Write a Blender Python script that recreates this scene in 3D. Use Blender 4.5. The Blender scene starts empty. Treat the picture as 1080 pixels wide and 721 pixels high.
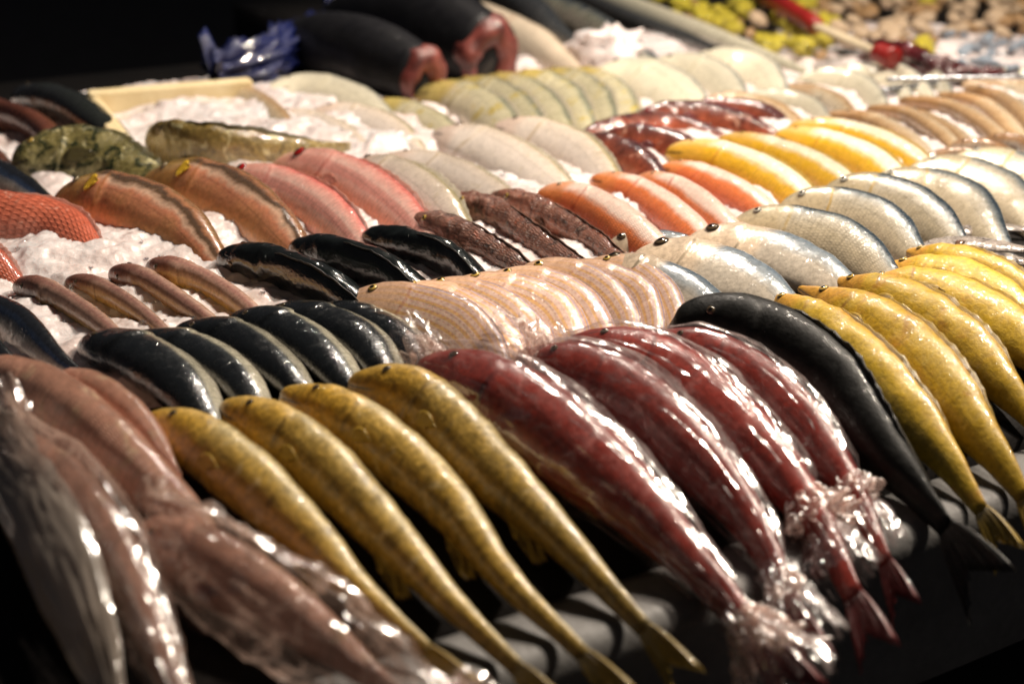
import bpy, math, random
import numpy as np
from mathutils import Vector, noise as mn
random.seed(7); rng = np.random.default_rng(7)
scn = bpy.context.scene
COL = scn.collection
PI = math.pi

# ------------------------------------------------------------------ camera numbers and counter frame
FOC, CH, PITCH = 1500.0, 0.5, math.radians(22)      # focal length in px of a 1080 px wide frame, metres above the ice, tilt
cp, sn = math.cos(PITCH), math.sin(PITCH)
EDGE = np.array([-0.0439, 0.7927, 0.0])             # a point of the counter's front edge
UD = np.array([0.8636, 0.5041, 0.0])                # along the counter
VD = np.array([-0.5041, 0.8636, 0.0])               # across it, away from the buyer
def uv2w(u, v, z=0.0): return EDGE + u*UD + v*VD + np.array([0, 0, z])
def surf(p):                                        # height of the counter bed: flat, then falling to the front edge
    v = float((p - EDGE) @ VD)
    return surfv(v)
def surfv(v):
    if v > 0.34: return 0.0
    if v > 0.0:
        s = (0.34 - v)/0.34
        return -0.055*s**1.6
    return -0.055 + v*0.25
def meas(x, y, off=0.0, flat=None):                 # measured photo position -> place on the counter bed
    d = np.array([(x-540)/FOC, 0, 0]) + np.array([0, cp, -sn]) - (y-360.5)/FOC*np.array([0, sn, cp])
    z = 0.0
    for _ in range(14):
        t = (CH - z)/-d[2]; p = np.array([0, 0, CH]) + t*d
        z = (surf(p) if flat is None else flat) + off
    return p
def depth(p): return float(p[1]*cp + (CH-p[2])*sn)

# ------------------------------------------------------------------ object helpers
def tag(o, label=None, cat=None, group=None, kind=None):
    if label: o['label'] = label
    if cat: o['category'] = cat
    if group: o['group'] = group
    if kind: o['kind'] = kind
    return o
def empty(name, loc, label, cat, group=None):
    o = bpy.data.objects.new(name, None); COL.objects.link(o)
    o.location = Vector(loc); o.empty_display_size = .02
    return tag(o, label, cat, group)
def mesh(name, V, F, mat, parent=None, uvs=None, smooth=True, origin=None):
    V = np.asarray(V, dtype=float)
    if origin is None: origin = np.array(parent.location) if parent else np.zeros(3)
    me = bpy.data.meshes.new(name)
    me.from_pydata((V - origin).tolist(), [], F); me.update()
    if smooth: me.polygons.foreach_set('use_smooth', [True]*len(me.polygons))
    if uvs is not None:
        lay = me.uv_layers.new(name='UVMap')
        flat = [c for poly in uvs for c in poly]
        lay.data.foreach_set('uv', [q for c in flat for q in c])
    me.materials.append(mat)
    o = bpy.data.objects.new(name, me); COL.objects.link(o)
    if parent: o.parent = parent
    else: o.location = Vector(origin)
    return o
def sheet(name, G, mat, parent=None, th=.0008, origin=None):
    """a grid of points (n, m, 3) with real thickness"""
    G = np.asarray(G, float); n, m = G.shape[:2]
    du = np.gradient(G, axis=0); dv = np.gradient(G, axis=1)
    N = np.cross(du, dv); N /= (np.linalg.norm(N, axis=2, keepdims=True) + 1e-12)
    A = (G + N*th/2).reshape(-1, 3); B = (G - N*th/2).reshape(-1, 3)
    V = np.concatenate([A, B]); k = n*m; F = []; UV = []
    def uv(i): i %= k; return (i//m/(n-1), i % m/(m-1))
    for i in range(n-1):
        for j in range(m-1):
            a = i*m+j; q = (a, a+m, a+m+1, a+1)
            F.append(q); F.append(tuple(k+x for x in reversed(q)))
    rim = [(j, j+1) for j in range(m-1)] + [((n-1)*m+j+1, (n-1)*m+j) for j in range(m-1)] \
        + [((i+1)*m, i*m) for i in range(n-1)] + [(i*m+m-1, (i+1)*m+m-1) for i in range(n-1)]
    for a, b in rim: F.append((a, b, b+k, a+k))
    UV = [[uv(i) for i in f] for f in F]
    return mesh(name, V, F, mat, parent, UV, origin=origin)

# ------------------------------------------------------------------ node helpers
class NT:
    def __init__(s, name):
        s.m = bpy.data.materials.new(name); s.m.use_nodes = True
        s.t = s.m.node_tree; s.t.nodes.clear()
        s.out = s.n('ShaderNodeOutputMaterial')
    def n(s, typ, **kw):
        o = s.t.nodes.new(typ)
        for k, v in kw.items(): setattr(o, k, v)
        return o
    def l(s, a, b): s.t.links.new(a, b)
    def val(s, sock, v):
        if isinstance(v, bpy.types.NodeSocket): s.l(v, sock)
        else: sock.default_value = v
    def math(s, op, a, b=0.0, c=0.0, clamp=False):
        o = s.n('ShaderNodeMath', operation=op); o.use_clamp = clamp
        s.val(o.inputs[0], a); s.val(o.inputs[1], b); s.val(o.inputs[2], c); return o.outputs[0]
    def rng(s, x, a, b, c, d, smooth=False):
        o = s.n('ShaderNodeMapRange'); o.interpolation_type = 'SMOOTHSTEP' if smooth else 'LINEAR'
        for i, v in enumerate((x, a, b, c, d)): s.val(o.inputs[i], v)
        return o.outputs[0]
    def mix(s, f, a, b, mode='MIX'):
        o = s.n('ShaderNodeMix', data_type='RGBA', blend_type=mode)
        s.val(o.inputs[0], f); s.val(o.inputs[6], a); s.val(o.inputs[7], b); return o.outputs[2]
    def noise(s, vec, scale, detail=4, rough=.55, dist=0):
        o = s.n('ShaderNodeTexNoise'); s.l(vec, o.inputs['Vector'])
        o.inputs['Scale'].default_value = scale; o.inputs['Detail'].default_value = detail
        o.inputs['Roughness'].default_value = rough; o.inputs['Distortion'].default_value = dist
        return o.outputs['Fac']
    def ramp(s, f, stops):
        o = s.n('ShaderNodeValToRGB'); e = o.color_ramp.elements
        while len(e) > 1: e.remove(e[0])
        e[0].position = stops[0][0]; e[0].color = c4(stops[0][1])
        for p, c in stops[1:]:
            q = e.new(p); q.color = c4(c)
        s.l(f, o.inputs[0]); return o.outputs[0]
    def comb(s, x, y, z=0.0):
        o = s.n('ShaderNodeCombineXYZ'); s.val(o.inputs[0], x); s.val(o.inputs[1], y); s.val(o.inputs[2], z); return o.outputs[0]
    def bump(s, h, dist, strength=1.0, nrm=None):
        o = s.n('ShaderNodeBump'); o.inputs['Strength'].default_value = strength; o.inputs['Distance'].default_value = dist
        s.l(h, o.inputs['Height'])
        if nrm is not None: s.l(nrm, o.inputs['Normal'])
        return o.outputs[0]
    def pbsdf(s, **kw):
        b = s.n('ShaderNodeBsdfPrincipled')
        for k, v in kw.items(): s.val(b.inputs[k.replace('_', ' ')], v)
        return b
def c4(c): return (c[0], c[1], c[2], 1.0)

def skin(name, stops, wob=.12, ns=22, amt=.3, scales=None, rough=.32, spec=.45, coat=.5, metal=0.0, head=None, headt=.24,
         stripes=None, blotch=None, grain=.0006, gill=None, fleck=0.0, lines=None, var=.25, net=None, sss=.0):
    """wet fish skin: colour runs from the back (0) to the belly (1); scales, blotches and stripes follow the body"""
    k = NT(name)
    uvn = k.n('ShaderNodeUVMap'); uvn.uv_map = 'UVMap'
    sp = k.n('ShaderNodeSeparateXYZ'); k.l(uvn.outputs[0], sp.inputs[0])
    u, vs = sp.outputs[0], sp.outputs[1]
    d = k.math('ABSOLUTE', vs)
    tc = k.n('ShaderNodeTexCoord'); oi = k.n('ShaderNodeObjectInfo')
    off = k.n('ShaderNodeVectorMath', operation='ADD'); k.l(tc.outputs['Object'], off.inputs[0])
    r9 = k.math('MULTIPLY', oi.outputs['Random'], 9.0); k.l(k.comb(r9, r9, r9), off.inputs[1])
    P = off.outputs[0]
    n1 = k.noise(P, ns, 5)
    dd = k.math('ADD', d, k.math('MULTIPLY', k.math('SUBTRACT', n1, .5), wob*2))
    col = k.ramp(dd, stops)
    if stripes:
        num, sc_, sa = stripes
        w = k.math('SINE', k.math('MULTIPLY', k.math('ADD', d, k.math('MULTIPLY', k.math('SUBTRACT', n1, .5), .03)), num*PI*2))
        col = k.mix(k.math('MULTIPLY', k.rng(w, .0, .75, 0, 1, True), sa), col, c4(sc_))
    if lines:                                       # rows of small dots along the body
        nu_, nv_, lc, la = lines
        a = k.math('SINE', k.math('MULTIPLY', u, nu_*PI*2)); b = k.math('SINE', k.math('MULTIPLY', d, nv_*PI*2))
        f = k.math('MULTIPLY', k.rng(a, -.2, .8, 0, 1), k.rng(b, .1, .9, 0, 1))
        col = k.mix(k.math('MULTIPLY', f, la), col, c4(lc))
    if blotch:
        for (bc, bs, lo, hi, ba) in blotch:
            nb = k.noise(P, bs, 6, .62, .6)
            col = k.mix(k.math('MULTIPLY', k.rng(nb, lo, hi, 0, 1, True), ba), col, c4(bc))
    if net:
        vo = k.n('ShaderNodeTexVoronoi', feature='DISTANCE_TO_EDGE'); vo.inputs['Scale'].default_value = net[0]; k.l(P, vo.inputs['Vector'])
        col = k.mix(k.math('MULTIPLY', k.rng(vo.outputs['Distance'], 0, .12, 1, 0), net[2]), col, c4(net[1]))
    if head:
        hf = k.rng(k.math('ADD', u, k.math('MULTIPLY', k.math('SUBTRACT', n1, .5), .12)), headt-.05, headt+.02, 1, 0, True)
        col = k.mix(k.math('MULTIPLY', hf, head[1]), col, c4(head[0]))
    n2 = k.noise(P, ns*7, 5, .65)
    m2 = k.rng(n2, .3, .7, 1-amt, 1+amt)
    m3 = k.rng(oi.outputs['Random'], 0, 1, (1-var)*.9, (1+var*.6)*.9)
    mm = k.math('MULTIPLY', m2, m3)
    # gill slit follows the cover's edge
    if gill is not None:
        q = k.math('MULTIPLY', k.math('POWER', k.math('ABSOLUTE', k.math('SUBTRACT', k.math('MULTIPLY', d, 2), 1)), 2), .06)
        g = k.math('ABSOLUTE', k.math('SUBTRACT', k.math('ADD', k.math('ADD', u, q), k.math('MULTIPLY', k.math('SUBTRACT', n1, .5), .03)), .245))
        gf = k.math('MULTIPLY', k.rng(g, .002, .009, 1, 0, True), k.rng(d, .15, .3, 0, 1))
        col = k.mix(k.math('MULTIPLY', gf, k.rng(n1, .35, .6, .15, .7)), col, c4(gill))
    ml = k.math('MULTIPLY', k.rng(k.math('ABSOLUTE', k.math('SUBTRACT', d, k.math('ADD', .62, k.math('MULTIPLY', u, -.4)))), .010, .038, 1, 0, True), k.rng(u, .075, .10, 1, 0))
    col = k.mix(k.math('MULTIPLY', ml, .8), col, c4((.03, .015, .012)))
    ll = k.math('MULTIPLY', k.rng(k.math('ABSOLUTE', k.math('SUBTRACT', d, k.math('ADD', .36, k.math('MULTIPLY', u, .14)))), .004, .016, 1, 0, True), k.rng(u, .25, .3, 0, .28))
    lsc = k.n('ShaderNodeVectorMath', operation='SCALE'); k.l(col, lsc.inputs[0]); k.l(k.rng(ll, 0, 1, 1, .35), lsc.inputs['Scale']); col = lsc.outputs[0]
    vm = k.n('ShaderNodeVectorMath', operation='SCALE'); k.l(col, vm.inputs[0]); k.l(mm, vm.inputs['Scale'])
    col = vm.outputs[0]
    ro = k.rng(k.noise(P, ns*3, 4), .3, .7, max(rough-.1, .05), rough+.14)
    h = k.math('MULTIPLY', n2, grain*.5)
    if scales:
        nu_, nv_, st = scales
        su = k.math('MULTIPLY', u, nu_); sv = k.math('MULTIPLY', vs, nv_)
        # staggered rows of overlapping arcs
        row = k.math('FLOOR', su); odd = k.math('MULTIPLY', k.math('MODULO', row, 2.0), .5)
        fy = k.math('SUBTRACT', k.math('FRACT', k.math('ADD', sv, odd)), .5)
        fx = k.math('FRACT', su)
        r = k.math('SQRT', k.math('ADD', k.math('MULTIPLY', fx, fx), k.math('MULTIPLY', k.math('MULTIPLY', fy, fy), 3.0)))
        sc = k.math('SUBTRACT', 1.0, k.rng(r, .55, .95, 0, 1, True))
        away = k.rng(u, .2, .28, 0, 1)
        h = k.math('ADD', h, k.math('MULTIPLY', k.math('MULTIPLY', sc, away), st))
        dk = k.rng(k.math('MULTIPLY', k.math('SUBTRACT', 1.0, sc), away), 0, 1, 1, .82)
        vm2 = k.n('ShaderNodeVectorMath', operation='SCALE'); k.l(col, vm2.inputs[0]); k.l(dk, vm2.inputs['Scale']); col = vm2.outputs[0]
    nrm = k.bump(h, 1.0, 1.0)
    cn = k.bump(k.noise(P, 70, 3, .6, .5), .0022, 1.0)
    mt = metal if not fleck else k.rng(k.noise(P, ns*5, 3), .5, .62, metal, min(1, metal+fleck*.25))
    b = k.pbsdf(Base_Color=col, Roughness=ro, Metallic=mt, Coat_Weight=min(1.0, coat*1.1), Coat_Roughness=.07, Normal=nrm); k.l(cn, b.inputs['Coat Normal'])
    b.inputs['Specular IOR Level'].default_value = spec
    if sss:
        b.inputs['Subsurface Weight'].default_value = sss; b.inputs['Subsurface Radius'].default_value = (.012, .005, .003)
        b.inputs['Subsurface Scale'].default_value = 1.0
    k.l(b.outputs[0], k.out.inputs[0]); return k.m

def finmat(name, c, c2=None, alpha=.75, rough=.35):
    k = NT(name); uvn = k.n('ShaderNodeUVMap'); uvn.uv_map = 'UVMap'
    sp = k.n('ShaderNodeSeparateXYZ'); k.l(uvn.outputs[0], sp.inputs[0])
    w = k.math('SINE', k.math('MULTIPLY', sp.outputs[1], 90.0))
    tc = k.n('ShaderNodeTexCoord'); nz = k.noise(tc.outputs['Object'], 120, 4)
    f = k.math('MULTIPLY', k.rng(w, -.6, .9, 0, 1), nz)
    col = k.mix(f, c4(c), c4(c2 or tuple(x*.45 for x in c)))
    b = k.pbsdf(Base_Color=col, Roughness=rough, Coat_Weight=.4, Normal=k.bump(w, .0006, .6))
    tr = k.n('ShaderNodeBsdfTransparent'); mx = k.n('ShaderNodeMixShader')
    k.val(mx.inputs[0], k.rng(nz, .3, .7, alpha-.12, min(1, alpha+.2)))
    k.l(tr.outputs[0], mx.inputs[1]); k.l(b.outputs[0], mx.inputs[2]); k.l(mx.outputs[0], k.out.inputs[0]); return k.m

def eyemat(name, iris):
    k = NT(name); tc = k.n('ShaderNodeTexCoord'); sp = k.n('ShaderNodeSeparateXYZ'); k.l(tc.outputs['Object'], sp.inputs[0])
    r = k.math('SQRT', k.math('ADD', k.math('MULTIPLY', sp.outputs[0], sp.outputs[0]), k.math('MULTIPLY', sp.outputs[1], sp.outputs[1])))
    col = k.ramp(r, [(0, (.004, .004, .005)), (.42, (.004, .004, .005)), (.48, iris), (.8, tuple(x*.7 for x in iris)), (.95, (.02, .015, .01))])
    b = k.pbsdf(Base_Color=col, Roughness=.08, Coat_Weight=1.0); k.l(b.outputs[0], k.out.inputs[0]); return k.m

# ------------------------------------------------------------------ fish
PROF = {
 'torpedo': [(0, .2), (.015, .46), (.05, .70), (.11, .88), (.22, .98), (.42, 1), (.6, .9), (.78, .62), (.92, .34), (1, .24)],
 'croaker': [(0, .16), (.02, .45), (.06, .68), (.13, .9), (.25, 1), (.4, .98), (.55, .84), (.7, .6), (.85, .38), (1, .25)],
 'deep':    [(0, .16), (.015, .40), (.05, .64), (.12, .88), (.22, 1), (.42, 1), (.6, .84), (.78, .52), (.92, .26), (1, .2)],
 'snout':   [(0, .08), (.03, .20), (.08, .36), (.14, .56), (.22, .82), (.36, 1), (.55, 1), (.72, .78), (.87, .44), (1, .22)],
 'cat':     [(0, .3), (.02, .6), (.07, .82), (.15, .95), (.3, 1), (.5, .9), (.7, .66), (.88, .38), (1, .22)],
 'slim':    [(0, .25), (.02, .55), (.06, .8), (.13, 1), (.2, .96), (.35, .86), (.6, .7), (.8, .5), (1, .3)],
 'long':    [(0, .1), (.03, .45), (.1, .85), (.3, 1), (.7, .95), (.9, .6), (1, .3)],
 'cut':     [(0, .3), (.05, .55), (.2, .82), (.45, 1), (.75, .98), (.93, .82), (1, .74)],
}
_pc = {}
def prof(kind, t):
    pts = PROF[kind]; x = np.array([p[0] for p in pts]); y = np.array([p[1] for p in pts])
    xs = np.linspace(0, 1, 401)
    if kind not in _pc:
        ys = np.interp(np.sqrt(xs), np.sqrt(x), y); ker = np.ones(15)/15
        ysm = np.convolve(np.pad(ys, 7, mode='edge'), ker, 'valid'); w = np.clip(xs/.06, 0, 1); _pc[kind] = ys*(1-w)+ysm*w
    return np.interp(t, xs, _pc[kind])
def spline(P, t):
    P = np.asarray(P, float)
    if len(P) == 2: P = np.array([P[0], (P[0]+P[1])/2, P[1]])
    Q = np.vstack([2*P[0]-P[1], P, 2*P[-1]-P[-2]]); n = len(P)-1
    def ev(s):
        i = np.minimum((s*n).astype(int), n-1); f = (s*n - i)[:, None]
        a, b, c, d = Q[i], Q[i+1], Q[i+2], Q[i+3]
        return .5*((2*b)+(-a+c)*f+(2*a-5*b+4*c-d)*f*f+(-a+3*b-3*c+d)*f**3)
    s = np.linspace(0, 1, 200); C = ev(s); L = np.concatenate([[0], np.cumsum(np.linalg.norm(np.diff(C, axis=0), axis=1))])
    return ev(np.interp(t*L[-1], L, s)), L[-1]

class Body:
    def __init__(s, pts, hw, profile, ratio, roll, lift=0.0, flat=None, sink=.72, rings=56, segs=36, lumps=.035, gill=.085, mouth=True, seed=0, belly=1.0, tuck=0.0):
        s.t = t = np.concatenate([np.linspace(0, .3, int(rings*.45))**1.0, np.linspace(.3, 1, rings-int(rings*.45)+1)[1:]])
        rough = [meas(x, y, 0, flat) for x, y in pts]
        s.a0 = a0 = hw*depth(rough[len(rough)//2])/FOC
        c, q = math.cos(roll), math.sin(roll)
        reff = math.sqrt((a0*c)**2 + (a0*ratio*q)**2)
        W = []
        for i, (x, y) in enumerate(pts):
            tt = i/(len(pts)-1); W.append(meas(x, y, reff*float(prof(profile, max(tt, .05)))*sink + .004 + lift, flat))
        if tuck:
            e = W[-1] + (W[-1]-W[-2])*tuck; e[2] = W[-1][2] - .020; W[-1][2] -= .003; W.append(e)
        s.P, s.L = spline(W, t)
        T = np.gradient(s.P, t, axis=0); T /= np.linalg.norm(T, axis=1, keepdims=True); s.T = T
        Z = np.array([0, 0, 1.0]); R = np.cross(Z, T); R /= np.linalg.norm(R, axis=1, keepdims=True)
        N = np.cross(T, R)
        s.D = D = c*N + q*R; s.S = S = np.cross(D, T)
        s.pr = pr = prof(profile, t); s.a = a0*pr
        wid = a0*ratio*(pr**.8)*(1-.65*np.clip((t-.82)/.18, 0, 1)*(profile != 'cut'))
        phi = np.linspace(-PI, PI, segs+1)[:-1]; s.phi = phi
        Ph, Tt = np.meshgrid(phi, t)
        cd, sd = np.cos(Ph), np.sin(Ph)
        ra = s.a[:, None]*np.where(cd > 0, 1.0, belly)
        d = np.abs(Ph)/PI
        tg = .245 - .06*(2*d-1)**2; g = Tt - tg; side = np.abs(sd)
        bump = gill*np.where(g < 0, np.exp(-(g/.07)**2), np.exp(-(g/.010)**2)*1.0)*side
        bump -= gill*.35*np.exp(-((g-.014)/.012)**2)*side
        if mouth:
            bump -= .16*np.exp(-((d-.62)/.035)**2)*np.clip(1-Tt/.075, 0, 1)
            bump += .05*np.exp(-((d-.30)/.07)**2)*np.exp(-((Tt-.105)/.03)**2)
        X = s.P[:, None, :] + D[:, None, :]*(cd*ra*(1+bump))[..., None] + S[:, None, :]*(sd*wid[:, None]*(1+bump))[..., None]
        if lumps:
            out = X - s.P[:, None, :]; k = np.zeros(X.shape[:2]); o = seed*3.7
            f1 = 1.3/a0
            for i in range(X.shape[0]):
                for j in range(X.shape[1]):
                    p = X[i, j]; k[i, j] = mn.noise(Vector((p[0]*f1+o, p[1]*f1, p[2]*f1))) + .4*mn.noise(Vector((p[0]*f1*3+o, p[1]*f1*3, p[2]*f1*3)))
            X = X + out*(k*lumps)[..., None]
        s.X = X; s.phi = phi; s.wid = wid
    def build(s, name, mat, parent, cap_end=True):
        n, m = s.X.shape[:2]; V = s.X.reshape(-1, 3).tolist(); F = []; UV = []
        v = s.phi/PI; dv = v[1]-v[0]
        for i in range(n-1):
            for j in range(m):
                j2 = (j+1) % m; a, b = i*m+j, i*m+j2
                F.append((a, b, b+m, a+m)); va, vb = v[j], v[j]+dv
                UV.append([(s.t[i], va), (s.t[i], vb), (s.t[i+1], vb), (s.t[i+1], va)])
        for end in (0, n-1):
            c = len(V); off = -s.T[0]*s.a[0]*.5 if end == 0 else s.T[-1]*s.a[-1]*.25
            V.append((s.P[end]+off).tolist())
            for j in range(m):
                j2 = (j+1) % m; a, b = end*m+j, end*m+j2
                tri = (b, a, c) if end == 0 else (a, b, c)
                F.append(tri); tt = s.t[end]; UV.append([(tt, v[j])]*3)
        return mesh(name, V, F, mat, parent, UV)
    def at(s, t, phi):
        i = int(np.argmin(np.abs(s.t - t))); j = int(np.argmin(np.abs(s.phi - phi)))
        p = s.X[i, j]; a = s.X[min(i+1, len(s.t)-1), j]-s.X[max(i-1, 0), j]; b = s.X[i, (j+1) % len(s.phi)]-s.X[i, j-1]
        n = np.cross(b, a); n /= np.linalg.norm(n)+1e-12
        if n @ (p - s.P[i]) < 0: n = -n
        return p, n, i
    def tailfin(s, mat, parent, ln=1.7, spread=1.0, fork=.45, droop=.25):
        n, m = 8, 15; G = np.zeros((n, m, 3)); a = s.a0; T, D, S = s.T[-1], s.D[-1], s.S[-1]; e = s.P[-1]
        Zd = np.array([0, 0, -1.0])
        for i in range(n):
            r = i/(n-1)
            for j in range(m):
                q = 2*j/(m-1)-1; le = ln*a*r*(1-fork*(1-abs(q)))
                G[i, j] = e - T*a*.1 + T*le + D*q*(s.a[-1]*.8*(1-r)+a*spread*r**.8) + S*.05*a*math.sin(j*2.4)*r + Zd*droop*a*r*r
        return sheet('tail_fin', G, mat, parent, .0009)
    def strip(s, name, mat, parent, t0, t1, phi, h, spiky=0.0, lean=.3):
        n, m = 22, 4; G = np.zeros((n, m, 3))
        for i in range(n):
            q = i/(n-1); t = t0+(t1-t0)*q; k = int(np.argmin(np.abs(s.t-t))); dirn = s.D[k]*math.cos(phi)+s.S[k]*math.sin(phi)
            base, nn, _ = s.at(t, phi); hh = h*s.a0*(math.sin(PI*(q*.88+.1)))**.6*(1+spiky*(.5*(i % 2)-.25))
            for j in range(m):
                r = j/(m-1); G[i, j] = base - dirn*.05*s.a0 + dirn*hh*r + s.T[k]*hh*lean*r*1.4 + s.S[k]*.02*s.a0*math.sin(i*1.7)*r
        return sheet(name, G, mat, parent, .0008)
    def pectoral(s, mat, parent, side, t=.27, ln=1.05, spread=.24, dphi=.60):
        p, nrm, k = s.at(t, side*dphi*PI); T = s.T[k]; W = np.cross(nrm, T); n, m = 6, 9; G = np.zeros((n, m, 3)); a = s.a0
        for i in range(n):
            r = i/(n-1)
            for j in range(m):
                q = 2*j/(m-1)-1; le = ln*a*r*(1-.25*q*q)
                G[i, j] = p - nrm*.01*a + T*le + W*q*a*(.05+spread*1.9*math.sqrt(r)*(1-r)**.6) + W*r*a*.12 + nrm*a*(.045+.05*r+.012*math.sin(j*2.1)*r)
        return sheet('pectoral_fin', G, mat, parent, .0008)
    def eye(s, mat, parent, side, size=.15, t=.105, dphi=.30):
        p, nrm, k = s.at(t, side*dphi*PI); r = size*s.a0
        bpy_me = EYE.get(mat.name)
        if bpy_me is None:
            V, F = uvsphere(12, 8); bpy_me = bpy.data.meshes.new('eye'); bpy_me.from_pydata(V, [], F)
            bpy_me.polygons.foreach_set('use_smooth', [True]*len(bpy_me.polygons)); bpy_me.materials.append(mat); EYE[mat.name] = bpy_me
        o = bpy.data.objects.new('eye', bpy_me); COL.objects.link(o); o.parent = parent
        o.location = Vector(p - np.array(parent.location) - nrm*r*.12); o.rotation_mode = 'QUATERNION'
        o.rotation_quaternion = Vector(nrm).to_track_quat('Z', 'Y'); o.scale = (r, r, r*.5); return o
EYE = {}
def uvsphere(m, n):
    V = [(0, 0, 1)]
    for i in range(1, n):
        th = PI*i/n
        for j in range(m): V.append((math.sin(th)*math.cos(2*PI*j/m), math.sin(th)*math.sin(2*PI*j/m), math.cos(th)))
    V.append((0, 0, -1)); F = [(0, 1+j, 1+(j+1) % m) for j in range(m)]
    for i in range(n-2):
        for j in range(m): a = 1+i*m+j; b = 1+i*m+(j+1) % m; F.append((a, a+m, b+m, b))
    L = len(V)-1; F += [(L, L-m+(j+1) % m, L-m+j) for j in range(m)]
    return V, F

# species -------------------------------------------------------------------------------------------------
M = {}
DK = (.012, .013, .014)
M['mustard'] = skin('mustard_skin', [(0, (.34, .25, .09)), (.15, (.60, .48, .24)), (.30, (.58, .38, .09)), (.5, (.44, .26, .035)), (.8, (.34, .21, .04)), (1, (.4, .3, .12))], wob=.16, ns=26, amt=.5,  # pale stop near the back paints the ridge highlight into the skin
    grain=.0018, blotch=[((.16, .10, .02), 38, .5, .68, .6), ((.66, .54, .30), 70, .56, .7, .6)], rough=.34, coat=.45, fleck=.25, gill=(.15, .08, .02), head=((.6, .34, .03), .6))
M['yellow'] = skin('yellow_leather_skin', [(0, (.50, .28, .02)), (.2, (.70, .46, .05)), (.45, (.66, .42, .025)), (.75, (.52, .34, .02)), (1, (.4, .28, .04))], wob=.15, ns=30, amt=.3,
    blotch=[((.80, .60, .14), 45, .55, .7, .5), ((.50, .20, .02), 24, .54, .7, .6)], rough=.42, coat=.35, grain=.0012, head=((.76, .36, .05), .75), headt=.2, gill=(.35, .16, .03))
M['black_mullet'] = skin('black_silver_skin', [(0, (.006, .007, .008)), (.46, (.008, .010, .012)), (.54, (.03, .034, .036)), (.60, (.36, .34, .26)), (1, (.62, .56, .44))], wob=.03, ns=40, amt=.3,
    scales=(46, 22, .0001), rough=.20, coat=.8, gill=(.004, .004, .004))
M['black_gloss'] = skin('black_glossy_skin', [(0, (.006, .008, .008)), (.5, (.008, .011, .010)), (.8, (.012, .014, .010)), (1, (.04, .036, .015))], wob=.1, ns=40, amt=.4, scales=(40, 20, .00012), rough=.12, coat=1.0, gill=(.003, .003, .003))
M['black_cat'] = skin('charcoal_skin', [(0, (.006, .006, .006)), (.6, (.009, .009, .008)), (1, (.05, .045, .04))], wob=.1, ns=40, amt=.5, rough=.45, coat=.1, spec=.2, grain=.001, blotch=[((.06, .055, .05), 60, .6, .72, .5)], gill=(.004, .004, .004))
M['striped'] = skin('striped_pink_gold_skin', [(0, (.22, .18, .26)), (.12, (.36, .28, .34)), (.26, (.62, .42, .35)), (.6, (.70, .50, .38)), (1, (.75, .62, .5))], wob=.02, ns=30, amt=.22,
    stripes=(11, (.66, .36, .10), .75), lines=(46, 22, (.50, .24, .20), .65), rough=.3, coat=.5, head=((.78, .48, .30), .7), gill=(.45, .2, .12), fleck=.4)
M['silver'] = skin('silver_blue_back_skin', [(0, (.02, .04, .06)), (.15, (.03, .05, .07)), (.24, (.20, .22, .22)), (.33, (.50, .45, .36)), (.5, (.64, .54, .38)), (1, (.62, .5, .34))], wob=.07, ns=34, amt=.2,
    scales=(52, 28, .00008), blotch=[((.38, .32, .2), 60, .6, .75, .4)], rough=.26, coat=.7, head=((.62, .50, .30), .6), gill=(.55, .34, .05), fleck=.6, metal=.05)
M['moon'] = skin('silver_plate_skin', [(0, (.05, .07, .10)), (.16, (.14, .18, .22)), (.34, (.28, .31, .33)), (.48, (.52, .46, .38)), (1, (.64, .55, .44))], wob=.12, ns=28, amt=.25,
    blotch=[((.24, .28, .31), 12, .52, .8, .5)], rough=.22, coat=.6, head=((.72, .56, .40), .8), headt=.34, gill=(.12, .10, .06), fleck=.5, metal=.05)
M['tan'] = skin('tan_brown_skin', [(0, (.30, .15, .12)), (.25, (.50, .32, .24)), (.4, (.42, .24, .12)), (.55, (.62, .40, .12)), (1, (.66, .5, .28))], wob=.1, ns=34, amt=.3, rough=.28, coat=.6,
    head=((.20, .08, .06), .75), headt=.2, gill=(.12, .05, .03), sss=.05)
M['brown'] = skin('rough_brown_skin', [(0, (.16, .06, .04)), (.4, (.34, .15, .10)), (.65, (.55, .30, .22)), (1, (.65, .42, .32))], wob=.25, ns=30, amt=.5, blotch=[((.03, .012, .008), 70, .55, .63, .85), ((.50, .12, .05), 50, .58, .68, .7), ((.62, .44, .34), 80, .6, .68, .6)],
    grain=.005, rough=.3, coat=.6, scales=(34, 16, .0010), gill=(.02, .01, .01))
M['orange'] = skin('orange_pink_skin', [(0, (.72, .50, .42)), (.36, (.88, .68, .58)), (.46, (.78, .22, .07)), (.8, (.60, .13, .06)), (1, (.62, .25, .18))], wob=.09, ns=30, amt=.18, rough=.28, coat=.6,
    head=((.75, .26, .08), .8), headt=.16, scales=(60, 30, .00025), gill=(.45, .08, .04), sss=.08)
M['golden'] = skin('golden_white_skin', [(0, (.86, .78, .6)), (.36, (.90, .82, .6)), (.47, (.86, .50, .03)), (.8, (.80, .42, .03)), (1, (.82, .55, .2))], wob=.1, ns=26, amt=.18, rough=.3, coat=.6,
    head=((.80, .45, .06), .8), headt=.2, scales=(56, 28, .0003), gill=(.6, .25, .03))
M['cream'] = skin('cream_tan_skin', [(0, (.34, .20, .10)), (.22, (.52, .34, .18)), (.45, (.74, .60, .42)), (1, (.82, .74, .6))], wob=.12, ns=28, amt=.2, rough=.28, coat=.6,
    head=((.45, .25, .11), .6), scales=(50, 24, .0003), gill=(.3, .15, .06), fleck=.3)
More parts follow.
